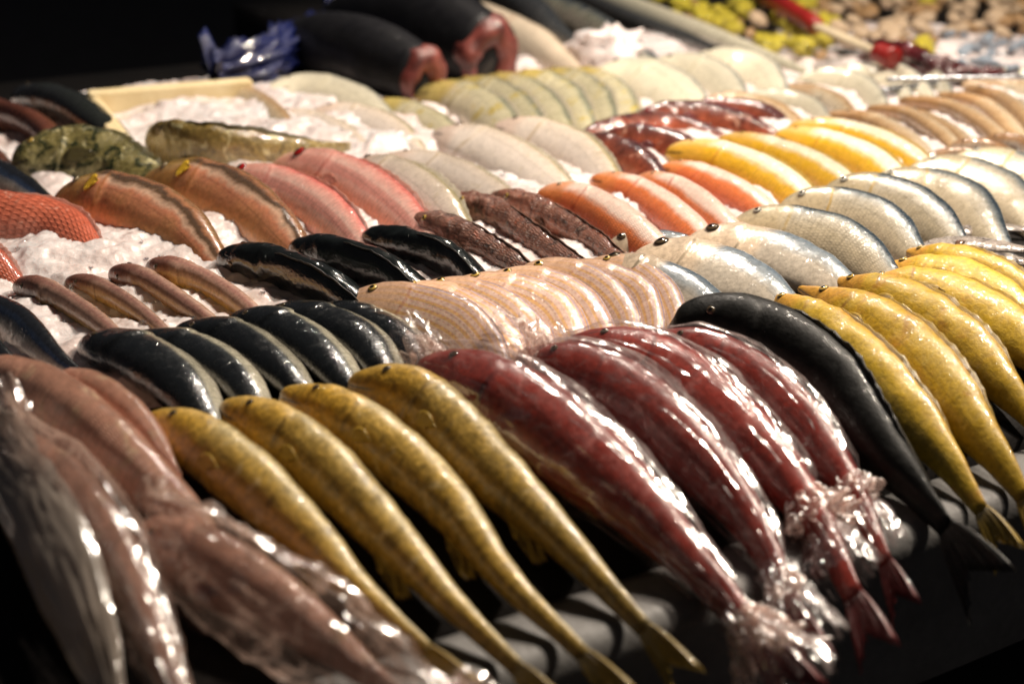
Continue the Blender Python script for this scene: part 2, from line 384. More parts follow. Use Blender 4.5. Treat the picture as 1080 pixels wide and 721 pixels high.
M['silverbrown'] = skin('brown_silver_skin', [(0, (.16, .08, .04)), (.3, (.35, .2, .10)), (.55, (.45, .42, .38)), (1, (.6, .58, .52))], wob=.2, ns=30, amt=.4, rough=.25, coat=.7, fleck=.6, gill=(.1, .05, .03))
M['redscale'] = skin('red_scaly_skin', [(0, (.50, .10, .05)), (.5, (.62, .17, .10)), (1, (.72, .42, .34))], wob=.1, ns=26, amt=.25, rough=.3, coat=.6, scales=(34, 17, .0006), gill=(.3, .04, .02),
    blotch=[((.78, .5, .4), 60, .58, .7, .5)], head=((.62, .2, .08), .7))
M['orangegill'] = skin('orange_olive_skin', [(0, (.20, .12, .05)), (.13, (.36, .16, .08)), (.20, (.10, .06, .04)), (.25, (.12, .07, .04)), (.32, (.74, .48, .34)), (.38, (.74, .30, .17)), (.6, (.84, .42, .17)), (1, (.86, .62, .48))], wob=.17, ns=24, amt=.22, rough=.22, coat=.9,
    head=((.50, .30, .07), .7), headt=.2, gill=(.4, .15, .04), sss=.08, grain=.001)
M['pink'] = skin('pink_skin', [(0, (.66, .16, .14)), (.15, (.76, .30, .25)), (.35, (.86, .56, .48)), (.5, (.84, .50, .42)), (.65, (.82, .36, .22)), (1, (.86, .62, .52))], wob=.1, ns=24, amt=.2, rough=.24, coat=.9,
    stripes=(3, (.66, .16, .13), .45), head=((.74, .34, .27), .6), gill=(.4, .08, .06), sss=.1, scales=(70, 34, .00025))
M['pinkdull'] = skin('dull_pink_skin', [(0, (.30, .15, .10)), (.25, (.54, .28, .2)), (.5, (.68, .40, .31)), (1, (.74, .52, .42))], wob=.1, ns=22, amt=.25, rough=.32, coat=.6,
    blotch=[((.6, .45, .28), 50, .56, .68, .6)], gill=(.12, .04, .03), sss=.05, scales=(64, 30, .0005))
M['pale'] = skin('pale_silver_skin', [(0, (.26, .22, .08)), (.10, (.42, .36, .18)), (.2, (.74, .62, .50)), (.5, (.86, .76, .68)), (1, (.88, .78, .70))], wob=.05, ns=26, amt=.14, rough=.24, coat=.8,
    blotch=[((.6, .5, .3), 60, .58, .7, .4)], gill=(.42, .3, .14), fleck=.4, head=((.72, .5, .4), .5), headt=.16, scales=(60, 30, .00025))
M['yellowpale'] = skin('yellow_green_silver_skin', [(0, (.16, .17, .12)), (.14, (.24, .25, .18)), (.26, (.60, .55, .36)), (.6, (.78, .70, .50)), (1, (.82, .76, .6))], wob=.1, ns=26, amt=.2, rough=.24, coat=.8,
    blotch=[((.62, .46, .04), 36, .55, .68, .8)], head=((.60, .44, .05), .7), headt=.2, gill=(.35, .25, .05), fleck=.5)
M['white'] = skin('white_skin', [(0, (.20, .21, .20)), (.12, (.32, .32, .28)), (.22, (.62, .58, .46)), (.5, (.76, .70, .54)), (1, (.80, .74, .6))], wob=.1, ns=22, amt=.12, rough=.28, coat=.7, blotch=[((.5, .44, .25), 40, .6, .72, .4)], gill=(.4, .35, .2), fleck=.4)
M['darkred'] = skin('dark_red_skin', [(0, (.05, .02, .025)), (.3, (.14, .045, .035)), (.6, (.42, .10, .05)), (1, (.55, .18, .10))], wob=.3, ns=20, amt=.4, rough=.25, coat=.8, blotch=[((.02, .012, .018), 26, .52, .64, .8), ((.62, .36, .26), 40, .6, .7, .6)], gill=(.1, .02, .02))
M['crimson'] = skin('crimson_skin', [(0, (.17, .018, .015)), (.4, (.32, .045, .032)), (.7, (.26, .032, .024)), (1, (.36, .10, .07))], wob=.15, ns=26, amt=.35, rough=.34, coat=.15, blotch=[((.55, .22, .20), 44, .56, .68, .4)], gill=(.06, .008, .01))
M['grouper'] = skin('mottled_green_skin', [(0, (.12, .10, .03)), (.5, (.26, .22, .08)), (1, (.5, .46, .28))], wob=.3, ns=22, amt=.5, rough=.2, coat=1.0, blotch=[((.02, .03, .012), 50, .48, .60, .95), ((.66, .60, .34), 44, .56, .64, .8)], grain=.005, fleck=.4, gill=(.04, .04, .01))
M['olive'] = skin('mottled_olive_skin', [(0, (.18, .12, .03)), (.5, (.32, .24, .08)), (1, (.52, .46, .26))], wob=.3, ns=22, amt=.4, rough=.2, coat=1.0, blotch=[((.10, .07, .02), 60, .52, .64, .7), ((.70, .64, .36), 50, .54, .64, .7)], grain=.005, fleck=.4, gill=(.06, .05, .01))
M['redbrown'] = skin('red_brown_skin', [(0, (.05, .015, .01)), (.3, (.14, .045, .025)), (.6, (.34, .15, .08)), (1, (.5, .36, .22))], wob=.1, ns=26, amt=.3, rough=.28, coat=.8, gill=(.03, .01, .01))
M['darkpale'] = skin('black_green_skin', [(0, DK), (.5, (.014, .018, .012)), (.62, (.10, .11, .05)), (.72, (.55, .50, .34)), (1, (.7, .64, .44))], wob=.08, ns=30, amt=.3, rough=.25, coat=.8, gill=(.01, .01, .01))
M['bluesilver'] = skin('blue_black_silver_skin', [(0, DK), (.25, (.012, .014, .02)), (.36, (.03, .05, .10)), (.46, (.35, .33, .3)), (.6, (.5, .4, .33)), (1, (.55, .42, .34))], wob=.06, ns=34, amt=.35, rough=.2, coat=.9, fleck=.5, gill=(.01, .01, .01))
M['longsilver'] = skin('grey_silver_skin', [(0, (.03, .05, .07)), (.2, (.08, .10, .12)), (.36, (.26, .26, .20)), (.6, (.36, .31, .25)), (1, (.55, .5, .4))], wob=.2, ns=18, amt=.5, rough=.25, coat=.8, fleck=.7, blotch=[((.75, .7, .58), 20, .6, .7, .6)])
M['belt'] = skin('white_silver_skin', [(0, (.55, .5, .4)), (.3, (.72, .68, .52)), (1, (.8, .76, .62))], wob=.1, ns=18, amt=.2, rough=.3, coat=.7, blotch=[((.12, .07, .04), 16, .62, .7, .6)])
M['greyskin'] = skin('dark_grey_skin', [(0, (.03, .035, .04)), (.5, (.10, .10, .10)), (1, (.4, .38, .34))], wob=.15, ns=18, amt=.3, rough=.3, coat=.7, fleck=.4)
M['tuna'] = skin('blue_black_tuna_skin', [(0, (.006, .006, .008)), (.7, (.008, .008, .010)), (1, (.05, .045, .04))], wob=.1, ns=14, amt=.4, rough=.5, coat=.05, spec=.15)
M['bellywhite'] = skin('cream_white_skin', [(0, (.45, .36, .26)), (.2, (.72, .6, .46)), (1, (.82, .70, .54))], wob=.1, ns=14, amt=.12, rough=.35, coat=.5, blotch=[((.6, .24, .14), 18, .62, .72, .5)])
M['driedgrey'] = skin('flaky_grey_skin', [(0, (.20, .17, .15)), (.4, (.40, .34, .30)), (1, (.62, .52, .46))], wob=.3, ns=40, amt=.5, rough=.25, coat=.6, blotch=[((.05, .035, .03), 60, .52, .6, .9)], grain=.006, fleck=.4)
M['palepink'] = skin('pale_pink_skin', [(0, (.62, .42, .36)), (.3, (.78, .6, .52)), (1, (.85, .72, .64))], wob=.1, ns=30, amt=.15, rough=.3, coat=.5)

def fm(n, c, **k): M['fin_'+n] = finmat(n+'_fin', c, **k)
fm('gold', (.62, .42, .06), c2=(.3, .16, .02)); fm('dark', (.02, .02, .02), c2=(.06, .05, .04), alpha=.9); fm('pink', (.70, .3, .22)); fm('orange', (.74, .34, .08))
fm('pale', (.72, .64, .50), c2=(.5, .44, .32), alpha=.6); fm('brown', (.2, .10, .06), alpha=.9); fm('crimson', (.24, .03, .03), c2=(.05, .006, .006), alpha=.95); fm('green', (.14, .12, .04), alpha=.9)  # crimson fin darkened: shade on the hanging tails put into its colour
fm('yellowgill', (.85, .55, .04), c2=(.7, .4, .03), alpha=.95)
for n_, c_ in (('gold', (.6, .4, .1)), ('silver', (.6, .58, .5)), ('red', (.4, .01, .01)), ('dark', (.1, .07, .04)), ('clear', (.5, .4, .25))): M['eye_'+n_] = eyemat(n_+'_eye', c_)

# kind: (name, category, material, profile, thickness ratio, roll, eye mat, eye size, fin mat, which fins, extra Body args)
SP = {
 'mustard': ('croaker', 'fish', 'mustard', 'croaker', .72, .75, 'dark', .12, 'gold', 'tap', dict(rings=76, segs=48, lumps=.055)),
 'yellow': ('yellow_filefish', 'fish', 'yellow', 'snout', .55, .8, 'gold', .13, 'gold', 'tdap', dict(rings=76, segs=48, lumps=.07)),
 'mulletb': ('black_mullet', 'fish', 'black_mullet', 'deep', .7, -1.5, 'dark', .10, 'dark', 't', dict(rings=60, segs=44)),
 'gloss': ('black_sea_bass', 'fish', 'black_gloss', 'torpedo', .70, -.5, 'dark', .10, 'dark', 'tdp', dict(rings=60, segs=40, lumps=.10)),
 'cat': ('black_cod', 'fish', 'black_cat', 'cat', .72, .3, 'dark', .09, 'dark', 'tdp', dict(rings=76, segs=48, lumps=.03)),
 'striped': ('striped_mullet', 'fish', 'striped', 'deep', .30, 1.12, 'gold', .13, 'pale', '', dict(rings=60, segs=44)),
 'silver': ('silver_mullet', 'fish', 'silver', 'deep', .40, .95, 'silver', .13, 'pale', 't', dict(rings=60, segs=40, gill=.07)),
 'moon': ('silver_moonfish', 'fish', 'moon', 'deep', .38, 1.0, 'dark', .20, 'pale', 't', dict(rings=60, segs=40, gill=.17, lumps=.06)),
 'tan': ('whiting', 'fish', 'tan', 'slim', .8, -.3, 'dark', .13, 'brown', '', dict(rings=50)),
 'brown': ('scorpionfish', 'fish', 'brown', 'slim', .8, .2, 'gold', .17, 'brown', 'dp', dict(rings=60, segs=40, lumps=.14)),
 'orange': ('orange_tilefish', 'fish', 'orange', 'torpedo', .62, .75, 'clear', .10, 'orange', '', {}),
 'golden': ('golden_snapper', 'fish', 'golden', 'torpedo', .6, .8, 'gold', .10, 'gold', 'd', {}),
 'cream': ('whitefish', 'fish', 'cream', 'torpedo', .6, -1.2, 'dark', .10, 'pale', 'p', {}),
 'sbrown': ('mackerel', 'fish', 'silverbrown', 'torpedo', .6, .3, 'dark', .10, 'brown', 'p', {}),
 'redscale': ('red_snapper', 'fish', 'redscale', 'deep', .6, .7, 'red', .14, 'pink', 'dp', dict(rings=60, segs=40)),
 'orangegill': ('gurnard', 'fish', 'orangegill', 'deep', .6, .75, 'clear', .10, 'yellowgill', 'P', dict(rings=60, segs=40)),
 'pink': ('pink_snapper', 'fish', 'pink', 'deep', .5, .75, 'red', .22, 'pink', 'dp', dict(rings=60, segs=40)),
 'pinkdull': ('sea_bream', 'fish', 'pinkdull', 'croaker', .7, .3, 'dark', .10, 'pink', 'p', dict(rings=70, segs=44)),
 'pale': ('pale_bream', 'fish', 'pale', 'deep', .45, .95, 'dark', .12, 'pale', 'd', {}),
 'ypale': ('yellow_croaker', 'fish', 'yellowpale', 'deep', .5, .9, 'gold', .12, 'pale', 'd', {}),
 'white': ('white_pomfret', 'fish', 'white', 'deep', .45, .9, 'dark', .10, 'pale', '', {}),
 'darkred': ('dark_red_rockfish', 'fish', 'darkred', 'deep', .55, .7, 'red', .12, 'crimson', 'dp', dict(lumps=.08)),
 'crimson': ('crimson_grouper', 'fish', 'crimson', 'croaker', .7, .6, 'dark', .10, 'crimson', 't', dict(rings=76, segs=48, lumps=.04)),
 'grouper': ('mottled_grouper', 'fish', 'grouper', 'croaker', .55, .9, 'gold', .10, 'green', 'dp', dict(rings=70, segs=44, lumps=.14)),
 'olive': ('olive_grouper', 'fish', 'olive', 'croaker', .55, .9, 'gold', .08, 'green', 'dp', dict(rings=70, segs=44, lumps=.12)),
 'redbrown': ('brown_bream', 'fish', 'redbrown', 'deep', .6, -.7, 'dark', .10, 'brown', 'p', {}),
 'darkpale': ('black_bream', 'fish', 'darkpale', 'deep', .6, -.9, 'dark', .10, 'dark', 'p', {}),
 'bluesilver': ('sardine', 'fish', 'bluesilver', 'torpedo', .6, .6, 'silver', .10, 'dark', 'p', {}),
 'long': ('barracuda', 'fish', 'longsilver', 'long', .7, .7, 'dark', .12, 'dark', '', {}),
 'belt': ('beltfish', 'fish', 'belt', 'long', .5, .5, 'dark', .10, 'pale', '', {}),
 'grey': ('grey_mackerel', 'fish', 'greyskin', 'long', .7, .3, 'dark', .12, 'dark', '', {}),
 'whitebelly': ('white_bellied_fish', 'fish', 'bellywhite', 'long', .7, .6, 'dark', .08, 'pale', '', {}),
 'dried': ('flat_grey_fish', 'fish', 'driedgrey', 'deep', .35, 1.2, 'dark', .10, 'brown', 'p', dict(lumps=.15)),
 'palepink': ('pale_pink_fish', 'fish', 'palepink', 'long', .5, .6, 'dark', .08, 'pale', '', {}),
}
TUCK = dict(mulletb=.7, gloss=.75, striped=.5, silver=.6, moon=.7, tan=.4, brown=.6, orange=.75, golden=.75, cream=.8, redscale=.5, orangegill=.75, pink=.75, pale=.75, ypale=.75, white=.75, darkred=.5, redbrown=.5, darkpale=.5)
nfish = 0
SC = dict(gloss=1.2, brown=1.15, orange=1.3, golden=1.25, cream=1.25, silver=1.15, moon=1.2, pale=1.3, ypale=1.15, white=1.25, pink=1.25, orangegill=1.25, redscale=1.3, darkred=1.4, grouper=1.3, olive=1.2, tan=1.35, redbrown=1.3, darkpale=1.25, bluesilver=1.15, sbrown=1.2, pinkdull=1.15, striped=1.05, mulletb=1.1, dried=1.2, mustard=1.1, yellow=1.36, crimson=1.08)
BODIES = {}
def F(sp, pts, hw, label, group, roll=None, lift=0.0, key=None, fins=None, **kw):
    global nfish; nfish += 1
    name, cat, mat, pf, ratio, rl, em, es, fn, fl, extra = SP[sp]
    ex = dict(extra); ex.update(kw)
    if 'tuck' not in ex and sp in TUCK and 'flat' not in ex: ex['tuck'] = TUCK[sp]
    r = (rl if roll is None else roll) + random.uniform(-.16, .16)
    jit = 2.2 if hw > 18 else 1.2
    pts = [(x+random.uniform(-jit, jit)*(1+i_*.5), y+random.uniform(-jit, jit)*(1+i_*.4)) for i_, (x, y) in enumerate(pts)]
    if sp in TUCK and sp not in ('mulletb', 'striped'):
        a_, z_ = np.array(pts[0], float), np.array(pts[-1], float)
        pts = [tuple(np.array(p_)*.68+(a_+(z_-a_)*(i_/(len(pts)-1)))*.32+np.array([1.5, -2.5])*(0 < i_ < len(pts)-1)) for i_, p_ in enumerate(pts)]
    b = Body(pts, hw*SC.get(sp, 1.0)*random.uniform(.90, 1.08), pf, ratio, r, lift, seed=nfish, **ex)
    base = b.P[len(b.P)//2].copy(); base[2] -= b.a0*.6
    root = empty(name, base, label, cat, group)
    b.build('body', M[mat], root)
    f_ = M['fin_'+fn]; fl = fl if fins is None else fins
    if 't' in fl: b.tailfin(f_, root, ln=2.0 if sp in ('mustard',) else 1.7, spread=.55 if sp in ('mustard', 'crimson', 'yellow') else .8)
    if 'd' in fl: b.strip('dorsal_fin', f_, root, .3, .82, 0.0, .18, .5)
    if 'a' in fl: b.strip('anal_fin', f_, root, .62, .72, -PI*.82, .42, .3, 1.6)
    if 'p' in fl or 'P' in fl:
        for sd in (-1, 1): b.pectoral(f_, root, sd, **(dict(t=.17, ln=.5, spread=.26, dphi=.42) if 'P' in fl else {}))
    if es and b.a0 > .006:
        for sd in (-1, 1): b.eye(M['eye_'+em], root, sd, es*1.2)
    if key: BODIES[key] = b
    return root
ORD = ['first', 'second', 'third', 'fourth', 'fifth', 'sixth', 'seventh', 'eighth', 'ninth', 'tenth']

#==FISH==
# ---- front row
g = 'dull pink fish at the left end of the front row'
F('pinkdull', [(-30, 398), (50, 428), (130, 490), (205, 560), (262, 640)], 42, 'long dull pink fish without a bag at the left end of the front row', g, key='PA', roll=.35)
F('pinkdull', [(55, 408), (105, 420), (150, 455), (190, 500)], 26, 'short pink fish with a dark eye spot lying against the long pink one', g, roll=.3, lift=.012)
F('pinkdull', [(5, 470), (75, 530), (130, 615), (175, 710), (200, 780)], 38, 'pink fish inside the crumpled clear bag at the lower left corner', g, key='PC', roll=.4, lift=.01)
F('pinkdull', [(150, 560), (240, 610), (330, 665), (430, 740)], 36, 'pink fish under the loose clear bag at the bottom', g, key='PD', roll=.4, lift=.0)
g = 'mustard yellow croakers in the front row'
Y = [([(158, 443), (225, 478), (310, 545), (380, 620), (445, 690)], 33, 'mustard yellow fish beside the pink one, its tail under the clear bag'),
     ([(235, 428), (310, 465), (390, 540), (465, 625), (545, 700)], 29, 'mustard yellow fish with two mustard fish on its right and one on its left'),
     ([(298, 418), (375, 447), (460, 520), (535, 610), (612, 695)], 30, 'mustard yellow fish with two mustard fish on its left and one on its right'),
     ([(372, 405), (440, 425), (520, 497), (595, 580), (680, 662)], 31, 'rightmost mustard yellow fish next to the bagged crimson fish')]
for i, (p, h, l) in enumerate(Y): F('mustard', p, h, l, g)
g = 'crimson groupers wrapped in clear bags'
V = [([(442, 390), (550, 438), (650, 512), (728, 590), (800, 672)], 47, 'crimson fish in the bag next to the mustard yellow fish', 'V0'),
     ([(545, 385), (640, 410), (722, 470), (788, 550), (835, 640)], 41, 'crimson fish in the bag with a round open mouth, second of the crimson ones', 'V1'),
     ([(592, 366), (690, 392), (780, 460), (850, 540), (905, 630)], 41, 'purplish crimson fish whose bag is knotted in a pale crumple at its tail', 'V2'),
     ([(682, 366), (758, 386), (830, 438), (888, 510), (938, 596)], 33, 'crimson fish lying against the charcoal black one', 'V3')]
for p, h, l, k_ in V: F('crimson', p, h, l, g, key=k_)
F('cat', [(712, 345), (790, 358), (870, 405), (935, 475), (1000, 552)], 50, 'charcoal black fish between the bagged crimson fish and the yellow ones', None, fins='td')
g = 'yellow filefish at the right of the front row'
R = [([(800, 310), (862, 345), (925, 400), (980, 465), (1032, 540)], 26, 'leftmost leathery yellow fish, lying over the charcoal black fish'),
     ([(842, 304), (915, 345), (985, 400), (1035, 465), (1075, 520)], 27, 'second leathery yellow fish from the charcoal black one'),
     ([(872, 296), (950, 325), (1035, 385), (1095, 450)], 25, 'third leathery yellow fish, its tail leaving the frame at the right'),
     ([(898, 296), (975, 310), (1060, 350), (1130, 410)], 23, 'fourth leathery yellow fish from the charcoal black one'),
     ([(928, 280), (1000, 300), (1075, 335), (1140, 380)], 25, 'fifth leathery yellow fish with a wrinkled orange snout'),
     ([(952, 266), (1015, 284), (1080, 315), (1140, 350)], 22, 'farthest leathery yellow fish, beside the flaky grey fish')]
for p, h, l in R: F('yellow', p, h, l, g)
# ---- second row
F('bluesilver', [(-40, 318), (10, 345), (55, 378), (100, 410)], 22, 'blue and black fish with a silver side in the ice at the left edge', None)
F('bluesilver', [(-45, 350), (-10, 380), (40, 410)], 20, 'dark fish at the left edge just below the blue backed one', None)
g = 'black mullets with pale bellies'
for i, (p, h) in enumerate([([(90, 366), (140, 375), (190, 408), (226, 455)], 31), ([(135, 360), (190, 368), (240, 395), (278, 436)], 28), ([(187, 353), (240, 358), (290, 384), (325, 422)], 26),
        ([(241, 341), (290, 346), (340, 372), (376, 414)], 26), ([(282, 333), (335, 340), (385, 365), (418, 410)], 26), ([(330, 328), (380, 336), (425, 362), (455, 410)], 24)]):
    F('mulletb', p, h, ['leftmost black fish with a pale belly, next to the pink fish in front', 'second black fish with a pale belly, counted from the left', 'third black fish with a pale belly, counted from the left',
        'fourth black fish with a pale belly, below the brown whiting', 'fifth black fish with a pale belly, counted from the left', 'rightmost black fish with a pale belly, touching the striped fish'][i], g, lift=0)
g = 'pink and gold striped fish overlapping like shingles'
for i in range(8):
    q = i/7; l0 = lambda a, b: (a[0]+(b[0]-a[0])*q, a[1]+(b[1]-a[1])*q)
    F('striped', [l0((362, 322), (612, 287)), l0((418, 326), (655, 292)), l0((480, 355), (692, 318)), l0((530, 412), (716, 375))], 39-8*q, ORD[i]+' pink and gold striped fish from the left in the overlapping row', g, lift=.006)
g = 'silver moonfish with plate like cheeks'
for p, h, l in [([(622, 285), (680, 295), (735, 325), (775, 370)], 33, 'silver fish with a plate like cheek next to the striped fish'),
                ([(668, 272), (730, 278), (790, 300), (835, 340)], 30, 'silver fish with a broad pale gill plate above the charcoal black fish'),
                ([(722, 258), (790, 262), (850, 284), (900, 315)], 30, 'silver fish with a mottled eye just behind the yellow snouts'),
                ([(640, 262), (700, 262), (750, 275)], 18, 'small silver fish half hidden under the orange fish tails')]:
    F('moon', p, h, l, g)
g = 'silver mullets with blue black backs'
for i, (p, h) in enumerate([([(772, 240), (830, 238), (890, 258), (935, 300)], 29), ([(822, 222), (880, 222), (930, 240), (968, 275)], 27), ([(868, 208), (925, 206), (972, 225), (1008, 258)], 26),
        ([(912, 196), (968, 194), (1012, 212), (1045, 248)], 25), ([(955, 184), (1010, 182), (1055, 200), (1085, 236)], 24), ([(1000, 174), (1050, 172), (1095, 190), (1120, 225)], 22)]):
    F('silver', p, h, ['leftmost silver fish with a blue black back, below the golden fish', 'second silver fish with a blue black back, counted from the left', 'third silver fish with a blue black back, counted from the left',
       'fourth silver fish with a blue black back, counted from the left', 'fifth silver fish with a blue black back, near the right edge', 'last silver fish with a blue black back at the right edge'][i], g)
g = 'flaky grey fish at the right edge'
F('dried', [(968, 262), (1030, 256), (1110, 268)], 10, 'thin flaky grey fish lying just below the silver mullets', g, lift=.008)
F('dried', [(975, 274), (1040, 280), (1120, 300)], 15, 'wider flaky grey fish between the thin grey one and the pale pink one', g)
F('dried', [(1000, 246), (1050, 240), (1110, 243)], 7, 'narrow dark grey fish tucked under the silver mullets at right', g)
F('dried', [(985, 268), (1035, 268), (1120, 282)], 9, 'long narrow grey fish overlapping the wider flaky one', g, lift=.012)
F('dried', [(1015, 284), (1060, 290), (1130, 312)], 11, 'flaky grey fish nearest the pale pink one', g, lift=.006)
F('palepink', [(1005, 296), (1060, 312), (1130, 345)], 14, 'pale pink fish between the flaky grey fish and the yellow ones', None)
# ---- third row
g = 'brown whiting half buried in the ice'
for i, (p, h) in enumerate([([(17, 302), (50, 312), (92, 337), (135, 368)], 14), ([(72, 297), (105, 305), (140, 328), (180, 358)], 12.5), ([(118, 289), (150, 298), (190, 322), (232, 350)], 13), ([(158, 281), (195, 290), (240, 312), (285, 342)], 14)]):
    F('tan', p, h, ['leftmost slim brown fish in the ice, near the blue backed fish', 'second slim brown fish in the ice, counted from the left', 'third slim brown fish in the ice, counted from the left', 'rightmost slim brown fish in the ice, beside the glossy black fish'][i], g, sink=.6, lift=.004)
g = 'glossy black fish in the third row'
for i, (p, h) in enumerate([([(233, 277), (285, 281), (345, 305), (395, 342)], 26), ([(310, 266), (358, 269), (410, 288), (455, 322)], 23), ([(384, 252), (430, 257), (480, 277), (525, 310)], 21)]):
    F('gloss', p, h, ['largest glossy black fish, next to the brown whiting in the ice', 'middle one of the three glossy black fish', 'glossy black fish touching the rough brown fish'][i], g)
g = 'rough dark brown fish'
for p, h, l in [([(434, 237), (475, 243), (525, 268), (580, 305)], 19, 'rough brown fish closest to the glossy black fish'), ([(475, 215), (520, 228), (570, 255), (625, 295)], 19.5, 'middle rough brown fish with a visible round eye'),
                ([(520, 209), (565, 222), (615, 247), (668, 285)], 16, 'rough brown fish touching the orange fish')]: F('brown', p, h, l, g)
g = 'orange fish with pale pink flanks'
for p, h, l in [([(568, 208), (615, 218), (670, 248), (715, 285)], 20, 'leftmost orange fish, next to the rough brown fish'), ([(625, 191), (668, 202), (715, 232), (755, 270)], 18, 'second orange fish from the rough brown fish'),
                ([(672, 190), (710, 203), (752, 232), (785, 262)], 15, 'third orange fish, its nose behind the second'), ([(698, 180), (738, 189), (785, 212), (825, 240)], 15, 'rightmost orange fish, next to the golden fish')]: F('orange', p, h, l, g)
g = 'golden yellow fish with white flanks'
for p, h, l in [([(704, 163), (755, 168), (815, 192), (865, 230)], 20, 'leftmost golden fish, next to the orange fish'), ([(758, 150), (812, 160), (868, 185), (915, 216)], 18, 'second golden fish from the orange ones'),
                ([(818, 144), (868, 154), (920, 176), (958, 206)], 17, 'third golden fish from the orange ones'), ([(832, 136), (890, 141), (945, 160), (985, 190)], 16, 'farthest golden fish, next to the cream fish')]: F('golden', p, h, l, g)
g = 'cream coloured fish behind the golden ones'
for i, (p, h) in enumerate([([(870, 123), (915, 124), (955, 146), (985, 172)], 15), ([(915, 117), (955, 122), (990, 142), (1015, 165)], 13), ([(943, 118), (980, 128), (1012, 148), (1035, 168)], 11),
     ([(948, 107), (1000, 113), (1040, 135), (1065, 158)], 15), ([(990, 102), (1035, 110), (1065, 132), (1085, 160)], 14), ([(1020, 98), (1060, 108), (1085, 130), (1105, 155)], 14)]):
    F('cream', p, h, ORD[i]+' cream fish from the left in the row behind the golden fish', g)
g = 'brown and silver fish at the right edge'
for p, h, l in [([(974, 170), (1010, 165), (1050, 170), (1090, 190)], 9, 'brown fish with a dark gaping mouth above the silver mullets'), ([(1003, 156), (1045, 162), (1085, 188)], 11, 'brown and silver fish just right of the gaping brown one'),
                ([(1040, 150), (1080, 158), (1120, 180)], 10, 'brown and silver fish farthest into the right edge')]: F('sbrown', p, h, l, g)
# ---- fourth row
g = 'red scaly fish in the ice'
F('redscale', [(-60, 225), (0, 228), (60, 242), (108, 282)], 26, 'red fish with large coarse scales lying on the ice at the left', g)
F('redscale', [(-70, 268), (-30, 278), (12, 300)], 24, 'red fish mostly out of frame at the left edge below the scaly one', g)
g = 'orange fish with bright yellow gills'
F('orangegill', [(62, 212), (125, 216), (185, 243), (232, 285)], 31, 'orange fish with a yellow gill patch, beside the red scaly one', g)
F('orangegill', [(148, 196), (205, 197), (265, 225), (315, 268)], 30, 'orange fish with a yellow gill patch and a dark back, beside the pink ones', g)
g = 'pink fish with dark red eyes'
F('pink', [(232, 190), (290, 198), (345, 228), (392, 268)], 25, 'pink fish with a red eye, next to the orange fish', g)
F('pink', [(290, 174), (345, 183), (400, 214), (450, 258)], 26, 'pink fish with a large red eye, next to the pale fish', g)
g = 'pale silvery pink fish on the ice'
for p, h, l in [([(366, 180), (405, 188), (450, 212), (490, 245)], 24, 'pale fish beside the large eyed pink one'), ([(398, 170), (450, 172), (500, 190), (545, 220)], 16, 'pale fish half sunk in ice behind the rough brown heads'),
                ([(458, 143), (500, 150), (550, 174), (598, 210)], 22, 'pale fish with a reddish nose and an olive back line'), ([(522, 136), (565, 142), (610, 164), (650, 198)], 20, 'pale fish with a dark pointed fin next to the dark red fish')]: F('pale', p, h, l, g)
g = 'dark red rockfish in the middle'
for p, h, l in [([(600, 161), (635, 158), (665, 172), (700, 195)], 16, 'dark purple red fish nearest the pale fish'), ([(632, 148), (675, 150), (715, 162), (760, 185)], 14, 'dark red fish behind the orange ones'),
                ([(612, 146), (655, 135), (700, 132), (760, 145)], 11, 'long bright red fish lying across the others'), ([(665, 130), (720, 124), (770, 130), (815, 145)], 13, 'brownish red fish with pale streaks'),
                ([(720, 118), (765, 114), (805, 124), (835, 140)], 9, 'small dark red fish nearest the golden fish')]: F('darkred', p, h, l, g)
# ---- left, behind
F('grouper', [(15, 172), (75, 166), (135, 178), (205, 205)], 27, 'mottled dark green fish glistening at the left', None)
F('olive', [(160, 152), (215, 160), (285, 160), (372, 160)], 26, 'mottled olive fish lying crosswise with a glistening side', None, roll=-.3)
F('redbrown', [(-35, 118), (10, 122), (45, 142), (78, 175)], 22, 'red brown fish at the left edge behind the mottled one', None)
F('bluesilver', [(-30, 175), (5, 195), (40, 215), (80, 240)], 20, 'black fish with a silver streak below the mottled green one', None)
F('darkpale', [(20, 108), (75, 112), (115, 135), (140, 168)], 27, 'big black fish with a pale belly beside the ice tray', None)
F('redbrown', [(-45, 160), (-15, 165), (20, 190)], 16, 'pale striped brown fish at the left edge under the red brown one', None)
g = 'pale yellow fish by the ice tray'
F('cream', [(212, 95), (245, 98), (280, 115), (310, 140)], 13, 'pale yellow fish at the corner of the ice tray', g, roll=.7)
F('white', [(276, 98), (320, 90), (365, 103), (405, 130)], 19, 'white bellied fish behind the ice tray', g)
g = 'reddish pale fish in the fifth row'
F('pale', [(278, 124), (315, 124), (355, 138), (390, 160)], 13, 'pale fish with a red head behind the olive one', g)
F('pale', [(325, 122), (365, 122), (405, 138), (440, 160)], 14, 'pale fish with an olive back in the ice left of the yellow ones', g)
F('ypale', [(378, 116), (415, 114), (455, 130), (492, 160)], 15, 'pale fish with a yellow head, just left of the yellow row', g)
g = 'row of yellow green silvery fish'
for i in range(6):
    q = i/5; l0 = lambda a, b: (a[0]+(b[0]-a[0])*q, a[1]+(b[1]-a[1])*q)
    F('ypale', [l0((436, 102), (585, 84)), l0((478, 99), (618, 82)), l0((518, 118), (645, 100)), l0((548, 150), (668, 138))], 21-2*q, ORD[i]+' yellow green silvery fish from the left in its row', g)
g = 'broad white fish'
for p, h, l in [([(622, 84), (665, 80), (705, 95), (740, 128)], 22, 'broad white fish next to the yellow green row'), ([(680, 74), (720, 72), (755, 86), (780, 115)], 20, 'broad white fish between two others'), ([(728, 66), (765, 66), (798, 78), (820, 105)], 18, 'broad white fish nearest the cream ones')]: F('white', p, h, l, g)
